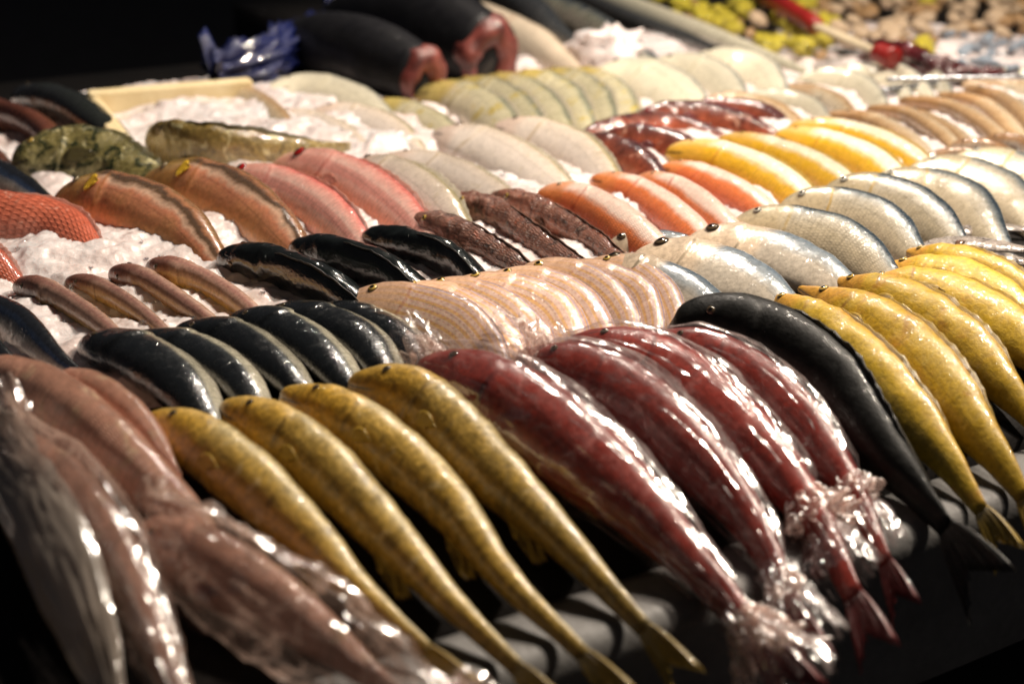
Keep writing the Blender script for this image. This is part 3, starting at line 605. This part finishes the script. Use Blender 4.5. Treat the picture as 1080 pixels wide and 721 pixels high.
g = 'small pale fish heaped at the back'
for i, (p, h) in enumerate([([(740, 112), (775, 108), (815, 118), (845, 140)], 11), ([(785, 104), (820, 102), (850, 112), (875, 134)], 11), ([(820, 96), (850, 97), (880, 108), (900, 128)], 10),
      ([(838, 86), (872, 82), (905, 92), (930, 116)], 12), ([(870, 80), (905, 78), (935, 88), (958, 112)], 12), ([(905, 77), (935, 77), (962, 88), (982, 108)], 11), ([(935, 77), (960, 77), (982, 88), (1000, 106)], 10),
      ([(1015, 92), (1050, 88), (1085, 98), (1110, 115)], 9), ([(1040, 80), (1075, 82), (1110, 95)], 8)]):
    F('cream' if i in (0, 2, 7) else 'white', p, h, ORD[i]+' small pale fish from the left in the heap at the back', g, roll=.7)
# ---- far back
F('whitebelly', [(440, 14), (500, 18), (560, 45), (615, 92)], 22, 'large cream bellied fish beside the cut tuna', None, flat=0)
F('long', [(555, 0), (610, 22), (665, 52), (720, 88)], 20, 'long silver grey fish beside the pile of ice', None, flat=0)
F('grey', [(500, -25), (545, 5), (590, 40), (625, 70)], 20, 'dark grey fish between the cream bellied one and the silver one', None, flat=0)
F('belt', [(600, -18), (680, 12), (765, 42), (850, 78)], 10, 'long thin white fish pointing at the red handled tool', None, flat=0, lift=.02)
F('grey', [(590, -15), (670, 22), (750, 52), (830, 85)], 10, 'thin dark grey fish lying along the long white one', None, flat=0)
#==ENDFISH==

# tuna pieces with a cut red end and a dark hollow
k = NT('red_meat'); tc = k.n('ShaderNodeTexCoord'); nz = k.noise(tc.outputs['Object'], 26, 5, .6, 1.0)
cc = k.ramp(nz, [(.3, (.03, .007, .006)), (.5, (.13, .025, .02)), (.7, (.26, .07, .055))])
b_ = k.pbsdf(Base_Color=cc, Roughness=.45, Coat_Weight=.15, Normal=k.bump(nz, .004, 1.0)); k.l(b_.outputs[0], k.out.inputs[0]); M['meat'] = k.m
def tuna(pts, hw, label):
    b = Body(pts, hw, 'cut', .85, .2, 0, 0, rings=40, segs=40, gill=0, mouth=False)
    root = empty('tuna', b.P[20]-np.array([0, 0, b.a0*.6]), label, 'tuna', 'cut black tuna')
    b.build('body', M['tuna'], root)
    # collar of meat round the opening
    rr = [(1.0, -.3), (1.02, 0), (.98, .22), (.86, .42), (.70, .46), (.56, .3), (.46, -.1), (.42, -.5), (.02, -.62)]
    Vv, Ff = [], []; m = 32; T, D, S = b.T[-1], b.D[-1], b.S[-1]; a = b.a[-1]
    for i, (r, z) in enumerate(rr):
        for j in range(m):
            ph = 2*PI*j/m; rad = r*a*(1+.07*math.sin(3*ph+1)+.05*math.sin(7*ph))*(1.0 if i < 4 else .95)
            rad *= 1+.16*mn.noise(Vector((math.cos(ph)*1.5, math.sin(ph)*1.5, i*.35+hw))); dn = (0 if i < 3 else .3*min((i-2)/3, 1))*a; Vv.append(b.P[-1]+D*(rad*math.cos(ph)-dn)+S*(rad*.85*math.sin(ph)*(1.0 if i < 4 else .8)-dn*.3)+T*(z*.8+.07*mn.noise(Vector((ph, i*.6, hw))))*a)
    for i in range(len(rr)-1):
        for j in range(m): Ff.append((i*m+j, i*m+(j+1) % m, (i+1)*m+(j+1) % m, (i+1)*m+j))
    mesh('cut_end', Vv, Ff, M['meat'], root)
tuna([(290, 52), (365, 56), (445, 84)], 38, 'black tuna piece with a cut red end, nearer the blue bag')
tuna([(350, 25), (430, 26), (515, 58)], 44, 'black tuna piece with a cut red end, beside the cream bellied fish')

# ------------------------------------------------------------------ clear plastic bags
def plastic(name, haze=.016, tint=(.85, .70, .68), wr=.0004, sc=26, gls=.24, gr=.16):
    k = NT(name); tc = k.n('ShaderNodeTexCoord')
    mp = k.n('ShaderNodeMapping'); mp.inputs['Rotation'].default_value = (0, 0, math.radians(-32)); mp.inputs['Scale'].default_value = (1, .28, 1); k.l(tc.outputs['Object'], mp.inputs[0])
    n1 = k.noise(mp.outputs[0], sc*1.6, 2, .5, 1.2); n2 = k.noise(tc.outputs['Object'], sc*1.2, 2, .5, 1.0)
    rid = k.math('SUBTRACT', 1.0, k.math('MULTIPLY', k.math('ABSOLUTE', k.math('SUBTRACT', n1, .5)), 6.0), clamp=True)
    h = k.math('ADD', k.math('MULTIPLY', rid, .6), k.math('MULTIPLY', n2, .4))
    nr = k.bump(h, wr, 1.0)
    lw = k.n('ShaderNodeLayerWeight'); lw.inputs[0].default_value = .35; k.l(nr, lw.inputs['Normal'])
    f = k.math('ADD', k.math('MULTIPLY', k.math('POWER', lw.outputs['Facing'], 3.0), .22), k.math('ADD', haze, k.math('MULTIPLY', k.math('POWER', rid, 5.0), haze*6)), clamp=True)
    b = k.pbsdf(Base_Color=c4(tint), Roughness=.14, Normal=nr); b.inputs['Specular IOR Level'].default_value = .8
    gl = k.n('ShaderNodeBsdfGlossy'); gl.inputs['Roughness'].default_value = gr; k.l(nr, gl.inputs['Normal'])
    fr = k.n('ShaderNodeFresnel'); fr.inputs[0].default_value = 1.5; k.l(nr, fr.inputs['Normal'])
    tr = k.n('ShaderNodeBsdfTransparent'); tr.inputs[0].default_value = (.97, .96, .96, 1)
    tl = k.n('ShaderNodeBsdfTranslucent'); tl.inputs[0].default_value = c4(tuple(min(1, x*1.25) for x in tint)); m0 = k.n('ShaderNodeMixShader'); m0.inputs[0].default_value = .5
    k.l(b.outputs[0], m0.inputs[1]); k.l(tl.outputs[0], m0.inputs[2])
    m1 = k.n('ShaderNodeMixShader'); k.l(f, m1.inputs[0]); k.l(tr.outputs[0], m1.inputs[1]); k.l(m0.outputs[0], m1.inputs[2])
    m2 = k.n('ShaderNodeMixShader'); k.l(k.math('MULTIPLY', fr.outputs[0], gls, clamp=True), m2.inputs[0]); k.l(m1.outputs[0], m2.inputs[1]); k.l(gl.outputs[0], m2.inputs[2])
    k.l(m2.outputs[0], k.out.inputs[0]); return k.m
M['film'] = plastic('clear_plastic_film'); M['filmhazy'] = plastic('hazy_plastic_film', haze=.80, tint=(.42, .36, .31), sc=6)
M['filmnear'] = plastic('near_plastic_film', haze=.07, tint=(.55, .40, .33), sc=16, gls=.2, gr=.16)
M['filmmouth'] = plastic('gathered_plastic_film', haze=.22, tint=(.80, .62, .55), sc=24, gls=.3, gr=.3)
def bag(b, label, h0=-.10, t1=1.0, puff=1.12, fold=.10, flare0=.55, knot=True, seed=0, name='plastic_bag', mat='film', flare1=.5, group='clear bags round the fish'):
    n, m = 90, 72; G = []
    ts = np.linspace(h0, t1+.16, n); P, T, D, S = [], [], [], []
    for t in ts:
        tc_ = min(max(t, 0), 1); i = int(np.argmin(np.abs(b.t-tc_))); p = b.P[i].copy()
        f = np.interp(tc_, b.t, np.arange(len(b.t))); i0 = int(f); i1 = min(i0+1, len(b.t)-1); w = f-i0
        p = b.P[i0]*(1-w)+b.P[i1]*w
        if t < 0: p = p + b.T[0]*t*b.L
        if t > 1: p = p + b.T[-1]*(t-1)*b.L
        aa = (b.a[i0]*(1-w)+b.a[i1]*w); ww = (b.wid[i0]*(1-w)+b.wid[i1]*w)
        if t < 0: aa = b.a0*(flare0+.25*(-t)/.1); ww = b.a0*.28
        if 0 <= t < .14:
            q = t/.14; aa = max(aa, b.a0*(flare0*(1-q)+q*.8)); ww = max(ww, b.a0*.3)
        if t > t1-.1 and knot:
            q = (t-(t1-.1))/.1
            if q < 1: aa = aa*(1-q)+b.a0*.14*q; ww = ww*(1-q)+b.a0*.14*q
            else: aa = b.a0*(.14+flare1*min((q-1)/1.2, 1)); ww = b.a0*(.12+flare1*.6*min((q-1)/1.2, 1))
        row = []
        for j in range(m):
            ph = 2*PI*j/m
            fx = t*9+seed*5.1; fy = 1.9*math.cos(ph); fz = 1.9*math.sin(ph)
            r = 1-abs(mn.noise(Vector((fx*.55, fy*2.3, fz*2.3))))*3.2
            r2 = 1-abs(mn.noise(Vector((fx*1.6+7, fy*3.1, fz*3.1))))*3.0
            r3 = mn.noise(Vector((fx*.9+20, fy*.9, fz*.9)))
            amp = fold*b.a0*(2.6 if (t < .03 or t > t1-.03) else 1.0)
            dr = amp*(max(r, -.3)*.8+max(r2, -.3)*.35+r3*.8)
            row.append(p + b.D[i]*math.cos(ph)*(aa*puff+dr) + b.S[i]*math.sin(ph)*(ww*puff+dr))
        G.append(row)
    G = np.array(G); V = G.reshape(-1, 3); Fc = []
    for i in range(n-1):
        for j in range(m): Fc.append((i*m+j, i*m+(j+1) % m, (i+1)*m+(j+1) % m, (i+1)*m+j))
    org = b.P[len(b.P)//2]-np.array([0, 0, b.a0])
    o = mesh(name, V, Fc, M[mat], None, origin=org)
    return tag(o, label, 'plastic bag', group)
def bagend(root, b, t, ln, r0, r1, seed, name, flat=.6, gap=None, out=None, folds=7):
    n, m = 26, 96; i = int(np.argmin(np.abs(b.t-t))); T = b.T[i]*(1 if ln > 0 else -1); G = []
    if out is not None: T = T + np.array(out); T /= np.linalg.norm(T)
    for a_ in range(n):
        q = a_/(n-1); row = []
        for j in range(m):
            ph = 2*PI*j/m
            w1 = mn.noise(Vector((math.cos(ph)*2.2, math.sin(ph)*2.2, q*1.5+seed)))+.5*mn.noise(Vector((math.cos(ph)*6, math.sin(ph)*6, q*4+seed)))
            st = abs(math.sin(folds*ph*.5+2*w1+q*2))
            rad = (r0+(r1-r0)*q**.8)*b.a0*(1+.75*w1*q-.35*st*(.4+q)); rad = max(rad, .05*b.a0)
            le = abs(ln)*b.a0*q*(1+.5*w1)
            row.append(b.P[i]+T*le+b.D[i]*math.cos(ph)*rad+b.S[i]*math.sin(ph)*rad*flat+np.array([0, 0, .12*b.a0*mn.noise(Vector((j*.2, a_*.3, seed)))]))
        G.append(row)
    G = np.array(G); V = G.reshape(-1, 3); Fc = [(i_*m+j, i_*m+(j+1) % m, (i_+1)*m+(j+1) % m, (i_+1)*m+j) for i_ in range(n-1) for j in range(m)]
    return mesh(name, V, Fc, M['filmmouth'], root)
b0_ = bag(BODIES['V0'], 'clear bag over the leftmost crimson fish, flared open at its head', flare0=.6, t1=.97, seed=1)
b1_ = bag(BODIES['V1'], 'clear bag over the second crimson fish with a round open mouth', flare0=.8, t1=.93, seed=2, puff=1.16)
b2_ = bag(BODIES['V2'], 'clear bag over the purplish crimson fish, gathered in a pale crumple', flare0=.4, t1=.80, seed=3, h0=-.03)
b3_ = bag(BODIES['V3'], 'clear bag over the crimson fish beside the charcoal one, crumpled at its end', flare0=.35, t1=.80, seed=4, h0=-.02)
bagend(b0_, BODIES['V0'], .06, -1.1, .55, .95, 3, 'bag_mouth', .5, out=(0, 0, .1), folds=4)
bagend(b1_, BODIES['V1'], .10, -.9, .75, 1.15, 8, 'bag_mouth', .7, out=(-.1, 0, .45), folds=3)
bagend(b0_, BODIES['V0'], .95, 1.0, .3, .9, 13, 'gathered_end'); bagend(b1_, BODIES['V1'], .9, .9, .25, .8, 15, 'gathered_end')
bagend(b2_, BODIES['V2'], .74, 1.0, .45, 1.15, 17, 'gathered_end', .8, folds=9); bagend(b3_, BODIES['V3'], .74, 1.0, .45, 1.1, 19, 'gathered_end', .8, folds=9)
bag(BODIES['PC'], 'crumpled clear bag round the pink fish in the lower left corner', flare0=.9, t1=1.1, seed=5, puff=1.3, fold=.14, knot=False, mat='filmnear')
bb = Body([(150, 550), (240, 610), (330, 665), (440, 725)], 54, 'long', .5, .5, .012, seed=40)
bag(bb, 'loose crumpled clear bag lying over the pink and mustard tails', h0=0.0, t1=1.1, flare0=.5, seed=6, puff=1.0, fold=.16, knot=False, mat='filmnear')
bb = Body([(-20, 440), (40, 540), (85, 640), (120, 740)], 42, 'long', .35, .9, .02, seed=41)
bag(bb, 'smooth hazy plastic bag hanging at the left edge', h0=0.0, t1=1.1, flare0=.5, seed=7, puff=1.0, fold=.05, knot=False, mat='filmhazy')

# ------------------------------------------------------------------ crushed ice
k = NT('crushed_ice_material'); tc = k.n('ShaderNodeTexCoord')
n1 = k.noise(tc.outputs['Object'], 16, 5); vo = k.n('ShaderNodeTexVoronoi'); vo.inputs['Scale'].default_value = 130; k.l(tc.outputs['Object'], vo.inputs['Vector'])
n3 = k.noise(tc.outputs['Object'], 260, 4, .7)
cc = k.ramp(n1, [(.3, (.60, .49, .46)), (.5, (.74, .66, .65)), (.7, (.80, .77, .78))])
h = k.math('ADD', k.math('MULTIPLY', vo.outputs['Distance'], .7), k.math('MULTIPLY', n3, .5))
b_ = k.pbsdf(Base_Color=cc, Roughness=.22, Coat_Weight=.6, Normal=k.bump(h, .0016, .7))
b_.inputs['Subsurface Weight'].default_value = .35; b_.inputs['Subsurface Radius'].default_value = (.014, .010, .009); b_.inputs['Subsurface Scale'].default_value = 1.0
k.l(b_.outputs[0], k.out.inputs[0]); M['ice'] = k.m
k = NT('ice_crystal_material'); b_ = k.pbsdf(Base_Color=(.95, .92, .92, 1), Roughness=.08, IOR=1.31); b_.inputs['Transmission Weight'].default_value = .95; b_.inputs['Subsurface Weight'].default_value = .5; b_.inputs['Subsurface Radius'].default_value = (.006, .005, .004); b_.inputs['Subsurface Scale'].default_value = 1.0
k.l(b_.outputs[0], k.out.inputs[0]); M['crystal'] = k.m
def icez(u, v):
    p = uv2w(u, v); q = Vector((p[0], p[1], 0))
    z = .010*mn.noise(q*7) + .010*mn.noise(q*19) + .007*abs(mn.noise(q*34)) + .0022*mn.noise(q*110) + .0012*mn.noise(q*260)
    z += .018*math.exp(-((p[0]+.45)/.16)**2-((p[1]-1.50)/.12)**2)             # banked up round the brown fish
    z += .016*math.exp(-((p[0]+.43)/.20)**2-((p[1]-2.22)/.16)**2)             # mound in the tray
    z += .014*math.exp(-((p[0]+.22)/.12)**2-((p[1]-2.02)/.10)**2)
    return z + .009 - (.03 if (u > 1.42 and v > 1.22) else 0)
def patch(name, u0, u1, v0, v1, nu, nv, zf, mat, fringe=.03):
    V, Fc = [], []
    for i in range(nu+1):
        for j in range(nv+1):
            u = u0+(u1-u0)*i/nu; v = v0+(v1-v0)*j/nv
            e = min(u-u0, u1-u, v-v0, v1-v); f = min(e/fringe, 1.0)
            wob = .012*mn.noise(Vector((u*14, v*14, 3)))*(1-f)
            p = uv2w(u+wob, v+wob, 0); p[2] = zf(u, v)*f - .028*(1-f); V.append(p)
    for i in range(nu):
        for j in range(nv): a = i*(nv+1)+j; Fc.append((a, a+nv+1, a+nv+2, a+1))
    return mesh(name, V, Fc, mat)
V, Fc = [], []
o = patch('crushed_ice', -.42, 2.05, .40, 1.66, 620, 330, icez, M['ice'])
tag(o, 'pinkish white crushed ice spread under the rows of fish', 'ice', None, 'stuff')
def chunks(name, spots, smin, smax, label):
    V, Fc = [], []
    ico = [(0, 0, 1), (.9, 0, .4), (.28, .85, .45), (-.72, .52, .4), (-.72, -.52, .5), (.28, -.85, .4), (.72, .52, -.4), (-.28, .85, -.5), (-.9, 0, -.4), (-.28, -.85, -.4), (.72, -.52, -.45), (0, 0, -1)]
    fc = [(0, 1, 2), (0, 2, 3), (0, 3, 4), (0, 4, 5), (0, 5, 1), (1, 6, 2), (2, 7, 3), (3, 8, 4), (4, 9, 5), (5, 10, 1), (2, 6, 7), (3, 7, 8), (4, 8, 9), (5, 9, 10), (1, 10, 6), (11, 7, 6), (11, 8, 7), (11, 9, 8), (11, 10, 9), (11, 6, 10)]
    for p in spots:
        s = random.uniform(smin, smax); n = len(V); sx, sy, sz = s*random.uniform(.5, 1.3), s*random.uniform(.5, 1.3), s*random.uniform(.3, .9); an = random.uniform(0, PI)
        for (x, y, z) in ico:
            x, y, z = x*sx*random.uniform(.7, 1.2), y*sy*random.uniform(.7, 1.2), z*sz*random.uniform(.7, 1.2)
            V.append((p[0]+x*math.cos(an)-y*math.sin(an), p[1]+x*math.sin(an)+y*math.cos(an), p[2]+z))
        Fc += [tuple(n+i for i in f) for f in fc]
    return tag(mesh(name, V, Fc, M['crystal'], smooth=False), label, 'ice', None, 'stuff')
sp_ = []
for _ in range(90):
    u, v = random.uniform(-.4, 1.9), random.uniform(.45, 1.62)
    if u > .7 and random.random() < .6: continue
    p = uv2w(u, v); p[2] = icez(u, v)+.001; sp_.append(p)
for (x0, y0, x1, y1, n_) in [(0, 240, 360, 360, 70), (280, 150, 560, 205, 30), (130, 100, 300, 150, 20)]:
    for _ in range(n_):
        p = meas(random.uniform(x0, x1), random.uniform(y0, y1)); d_ = p-EDGE; u, v = float(d_ @ UD), float(d_ @ VD)
        if v > .45: p[2] = icez(u, v)+.001; sp_.append(p)
chunks('ice_crystals', sp_, .0016, .0042, 'small loose chips of ice scattered over the crushed ice')
# pile of ice beside the cream bellied fish
V, Fc = uvsphere(28, 18); c = meas(640, 62, .02, 0); V2 = []
for q in V:
    q = Vector(q); r = 1+.35*mn.noise(q*3)+.2*mn.noise(q*9); V2.append(c+np.array([q.x*.075*r, q.y*.06*r, q.z*.05*r]))
tag(mesh('ice_pile', V2, Fc, M['ice']), 'small pale heap of ice between the cream bellied fish and the silver fish', 'ice', None, 'stuff')

# ------------------------------------------------------------------ counter
def simple(name, c, rough=.5, c2=None, ns=12, metal=0, coat=0, bumpd=.002, spec=.5):
    k = NT(name); tc = k.n('ShaderNodeTexCoord'); nz = k.noise(tc.outputs['Object'], ns, 6, .6); n2 = k.noise(tc.outputs['Object'], ns*9, 4, .6)
    cc = k.mix(k.rng(nz, .35, .65, 0, 1), c4(c), c4(c2 or tuple(x*.7 for x in c)))
    b = k.pbsdf(Base_Color=cc, Roughness=k.rng(n2, .3, .7, max(rough-.12, .03), rough+.12), Metallic=metal, Coat_Weight=coat, Normal=k.bump(n2, bumpd, .5)); b.inputs['Specular IOR Level'].default_value = spec
    k.l(b.outputs[0], k.out.inputs[0]); return k.m
M['lip'] = simple('white_plastic_front', (.15, .145, .14), .6, (.10, .096, .093)); M['bed'] = simple('dark_wet_liner', (.010, .009, .009), .6, (.014, .012, .011), spec=.08); M['foam'] = simple('cream_foam', (.74, .62, .38), .7, (.66, .52, .28), 18)
M['floor'] = simple('dark_wet_floor', (.05, .05, .055), .85, spec=.05); M['redplastic'] = simple('red_plastic', (.26, .01, .008), .4); M['wood'] = simple('pale_metal', (.62, .52, .36), .4); M['darkredwet'] = simple('dark_red_plastic', (.10, .008, .010), .25, (.03, .004, .006), 16, coat=.8)
M['blue'] = simple('blue_plastic', (.005, .012, .09), .35, (.003, .006, .05), 18, coat=.6, bumpd=.01); M['steel'] = simple('steel', (.3, .31, .33), .25, metal=.9)
U0, U1 = -1.6, 3.6
def extrude(name, prof_, mat, parent, u0=U0, u1=U1, steps=40, warp=.0):
    V, Fc = [], []; n = len(prof_)
    for i in range(steps+1):
        u = u0+(u1-u0)*i/steps
        for (v, z) in prof_: V.append(uv2w(u, v + warp*mn.noise(Vector((u*4, z*6, 0))), z))
    for i in range(steps):
        for j in range(n): a = i*n+j; b = i*n+(j+1) % n; Fc.append((a, b, b+n, a+n))
    Fc.append(tuple(range(n))[::-1]); Fc.append(tuple(steps*n+j for j in range(n)))
    return mesh(name, V, Fc, mat, parent)
ct = empty('fish_counter', uv2w(1.0, 1.0, -.95), 'long fish counter with a rounded white front edge under all the fish', 'counter')
bedp = [(v, surfv(v)-.006) for v in np.linspace(.045, .36, 10)] + [(.5, -.022), (1.2, -.022), (1.93, -.022), (1.93, -.12), (.045, -.12)]
extrude('bed', bedp, M['bed'], ct)
extrude('back_bed', [(1.933, -.022), (2.6, -.022), (2.6, -.12), (1.933, -.12)], M['bed'], ct, u0=.80)
ang = np.linspace(0, PI/2, 9)
lipp = [(.042, -.115), (.042, -.060)] + [(.030-.012*math.sin(a)*0, -.058) for a in (0,)] + [(-.002-.020*math.sin(a), -.078+.022*math.cos(a)) for a in ang] + [(-.024, -.14), (-.022, -.205), (-.012, -.214), (-.004, -.205), (-.006, -.12)]
extrude('front_panel', lipp, M['lip'], ct, steps=120, warp=.003)
extrude('cabinet', [(.06, -.13), (1.6, -.13), (1.6, -.94), (.06, -.94)], M['bed'], ct)
# floor
mesh('floor', [(-14, -6, -.95), (14, -6, -.95), (14, 16, -.95), (-14, 16, -.95)], [(0, 1, 2, 3)], M['floor'], smooth=False)['kind'] = 'structure'

# foam tray with ice
def block(name, us, vs, zs, mat, parent, bev=.004, rot=None):
    V = [uv2w(u, v, z) for u in us for v in vs for z in zs]
    Fc = [(0, 1, 3, 2), (4, 6, 7, 5), (0, 4, 5, 1), (2, 3, 7, 6), (0, 2, 6, 4), (1, 5, 7, 3)]
    o = mesh(name, V, Fc, mat, parent, smooth=False); md = o.modifiers.new('Bevel', 'BEVEL'); md.width = bev; md.segments = 3; return o
def bar(name, A, B, w, z0, z1, mat, parent):
    A, B = np.array(A[:2]), np.array(B[:2]); d = (B-A)/np.linalg.norm(B-A); q = np.array([-d[1], d[0]])*w/2; V = []
    for z in (z0, z1):
        for p in (A-q, B-q, B+q, A+q): V.append((p[0], p[1], z))
    o = mesh(name, V, [(3, 2, 1, 0), (4, 5, 6, 7), (0, 1, 5, 4), (1, 2, 6, 5), (2, 3, 7, 6), (3, 0, 4, 7)], mat, parent, smooth=False)
    md = o.modifiers.new('Bevel', 'BEVEL'); md.width = .005; md.segments = 3; return o
A = meas(92, 100, .04); B = meas(265, 86, .04); C_ = meas(140, 168, .03)
tr_ = empty('foam_tray', [(A[0]+B[0])/2, (A[1]+B[1])/2, 0], 'cream foam tray filled with ice at the back left', 'tray')
bar('back_wall', A, B, .03, -.02, .045, M['foam'], tr_); bar('side_wall', A+np.array([.012, -.02, 0]), C_, .024, -.02, .042, M['foam'], tr_)

# blue bag behind the counter
bb = Body([(222, 80), (268, 68), (310, 52), (356, 28)], 21, 'long', .45, .3, .02, 0, seed=50)
o = bag(bb, 'crumpled blue plastic bag at the back beside the tuna', h0=0, t1=1.0, flare0=.3, seed=9, puff=.8, fold=.5, knot=False, mat='blue', group=None)

# red handled tool and wet dark red bag at the top right
def rod(name, A, B, r0, r1, mat, parent, m=14, sq=1.0, nseg=8):
    A, B = np.array(A), np.array(B); d = B-A; L = np.linalg.norm(d); d /= L; s = np.cross(d, [0, 0, 1.0]); s /= np.linalg.norm(s); t = np.cross(s, d); V, Fc = [], []
    prm = [0, .02] + [i/nseg for i in range(1, nseg)] + [.98, 1]; n = len(prm)
    for i, q in enumerate(prm):
        r = (r0+(r1-r0)*q)*(.55 if i in (0, n-1) else 1)
        for j in range(m): ph = 2*PI*j/m; V.append(A+d*L*q+s*r*math.cos(ph)+t*r*sq*math.sin(ph))
    for i in range(n-1):
        for j in range(m): Fc.append((i*m+j, i*m+(j+1) % m, (i+1)*m+(j+1) % m, (i+1)*m+j))
    Fc.append(tuple(range(m))[::-1]); Fc.append(tuple((n-1)*m+j for j in range(m)))
    return mesh(name, V, Fc, mat, parent)
p0, p1, p2, p3 = meas(800, -10, .06, 0), meas(862, 28, .06, 0), meas(925, 55, .055, 0), meas(985, 80, .04, 0)
kn = empty('scoop', (p0+p2)/2, 'scoop with a red handle and a pale shaft at the top right', 'tool')
rod('handle', p0, p1, .020, .016, M['redplastic'], kn); rod('shaft', p1, p2, .012, .010, M['wood'], kn, sq=.6); rod('collar', p2, p2+(p3-p2)*.3, .016, .02, M['redplastic'], kn)
bb = Body([(915, 58), (950, 66), (985, 78), (1040, 88)], 17, 'long', .7, .3, .0, 0, seed=51)
bag(bb, 'wet dark red plastic bag at the end of the scoop', h0=0, t1=1.0, flare0=.3, seed=10, puff=1.0, fold=.3, knot=False, mat='darkredwet', group=None)
tb = empty('steel_rail', meas(1030, 82, .03, 0), 'thin steel rail running to the right edge behind the cream fish', 'rail')
rod('rail_bar', meas(930, 96, .02, 0), meas(1100, 72, .02, 0), .006, .006, M['steel'], tb)
rod('rail_bar', meas(935, 84, .05, 0), meas(1120, 80, .05, 0), .004, .004, M['steel'], tb)

# shellfish heap: ribbed clams and yellow lumps, each its own object
M['clam'] = simple('tan_shell', (.36, .22, .09), .45, (.20, .11, .05), 30, coat=.3); M['clamlight'] = simple('pale_shell', (.48, .37, .25), .4, (.4, .28, .18), 30, coat=.3); M['ylump'] = simple('yellow_lump', (.52, .42, .03), .4, (.42, .36, .02), 40, coat=.4, bumpd=.006)
M['weed'] = simple('green_leaf', (.03, .07, .012), .5, (.02, .04, .01), 20); M['bluepale'] = simple('blue_white_shell', (.35, .42, .5), .2, (.1, .12, .16), 40, coat=.6)
def clam_mesh(mat, ribs=16):
    V, Fc = uvsphere(26, 14); V2 = []
    for x, y, z in V:
        an = math.atan2(y, x+.8); r = 1+.05*math.cos(an*ribs*2)*(1-abs(z)); hing = 1-.25*max(0, -x)
        V2.append((x*r*.95, y*r*hing*.8, z*(.45+.12*x)*(1-.2*math.exp(-(z/.08)**2))))
    me = bpy.data.meshes.new('clam'); me.from_pydata(V2, [], Fc); me.polygons.foreach_set('use_smooth', [True]*len(Fc)); me.materials.append(mat); return me
def lump_mesh(mat, seed):
    V, Fc = uvsphere(22, 14); V2 = []
    for q in V:
        q = Vector(q); r = 1+.5*mn.noise(q*2.4+Vector((seed, 0, 0)))+.25*abs(mn.noise(q*6)); V2.append((q.x*r, q.y*r*.8, q.z*r*.6))
    me = bpy.data.meshes.new('lump'); me.from_pydata(V2, [], Fc); me.polygons.foreach_set('use_smooth', [True]*len(Fc)); me.materials.append(mat); return me
cm = [clam_mesh(M['clam']), clam_mesh(M['clamlight'], 12)]; lm = [lump_mesh(M['ylump'], s) for s in (1, 5, 9)]; bm_ = clam_mesh(M['bluepale'])
def put(name, me, p, s, label, cat, group):
    o = bpy.data.objects.new(name, me); COL.objects.link(o); o.location = Vector(p); o.scale = (s, s, s)
    o.rotation_euler = (random.uniform(-.6, .6), random.uniform(-.6, .6), random.uniform(0, 6.28)); tag(o, label, cat, group)
def in_heap(x, y):   # outline of the heap between the long white fish and the right edge
    lo = 0.30*(x-640)+2 if x < 850 else 66+(x-850)*.06
    return y < lo-4
cnt = 0
for _ in range(4000):
    if cnt >= 290: break
    x, y = random.uniform(640, 1090), random.uniform(-22, 74)
    if not in_heap(x, y): continue
    p = meas(x, y, .015+random.uniform(0, .018), 0); s = random.uniform(.011, .023)
    ye = mn.noise(Vector((x*.022, y*.05, 4))) + (.22 if x < 880 else -.3)
    if x > 985 and y > 35: put('clam', bm_, p, s*.8, 'small bluish shell in the heap at the right edge', 'clam', 'bluish shells at the right edge')
    elif ye > .18: put('yellow_shellfish', random.choice(lm), p, s, 'bright yellow lump in the shellfish heap behind the long white fish', 'shellfish', 'yellow lumps in the shellfish heap')
    elif ye > -.18: put('clam', cm[0], p, s*1.1, 'ribbed tan clam in the shellfish heap at the top right', 'clam', 'tan clams in the heap')
    else: put('clam', cm[1], p, s*1.2, 'pale ribbed clam in the shellfish heap at the top right', 'clam', 'pale clams in the heap')
    cnt += 1

# ------------------------------------------------------------------ camera, light, world
cam = bpy.data.cameras.new('camera'); co = bpy.data.objects.new('camera', cam); COL.objects.link(co); scn.camera = co
co.location = (0, 0, CH); co.rotation_euler = (PI/2-PITCH, 0, 0); cam.sensor_width = 36; cam.lens = 36*FOC/1080; cam.clip_end = 100; cam.clip_start = .02
cam.dof.use_dof = True; cam.dof.focus_distance = 1.40; cam.dof.aperture_fstop = 3.2; cam.dof.aperture_blades = 0
def lamp(name, loc, tgt, size, power, col):
    L = bpy.data.lights.new(name, 'AREA'); L.shape = 'DISK'; L.size = size; L.energy = power; L.color = col
    o = bpy.data.objects.new(name, L); COL.objects.link(o); o.location = loc; o.rotation_euler = (Vector(tgt)-Vector(loc)).to_track_quat('-Z', 'Y').to_euler()
lamp('overhead_lamp', (1.30, 1.85, 1.75), (0, 1.4, 0), .10, 66, (1, .87, .72))
lamp('overhead_lamp', (.70, 2.05, 1.75), (0, 1.4, 0), .10, 24, (1, .87, .72))  # extra lamp added to give the wet skins more highlights
lamp('overhead_lamp', (.1, 2.85, 1.75), (-.1, 1.6, 0), .10, 26, (1, .88, .75))
w = bpy.data.worlds.new('World'); scn.world = w; w.use_nodes = True
w.node_tree.nodes['Background'].inputs[0].default_value = (.9, .9, 1.0, 1); w.node_tree.nodes['Background'].inputs[1].default_value = .022
scn.view_settings.view_transform = 'Standard'; scn.view_settings.look = 'None'; scn.view_settings.exposure = 0.05; scn.view_settings.gamma = 1
scn.render.engine = 'CYCLES'; scn.cycles.use_denoising = True; scn.cycles.transparent_max_bounces = 16; scn.cycles.max_bounces = 7; scn.cycles.sample_clamp_indirect = 4
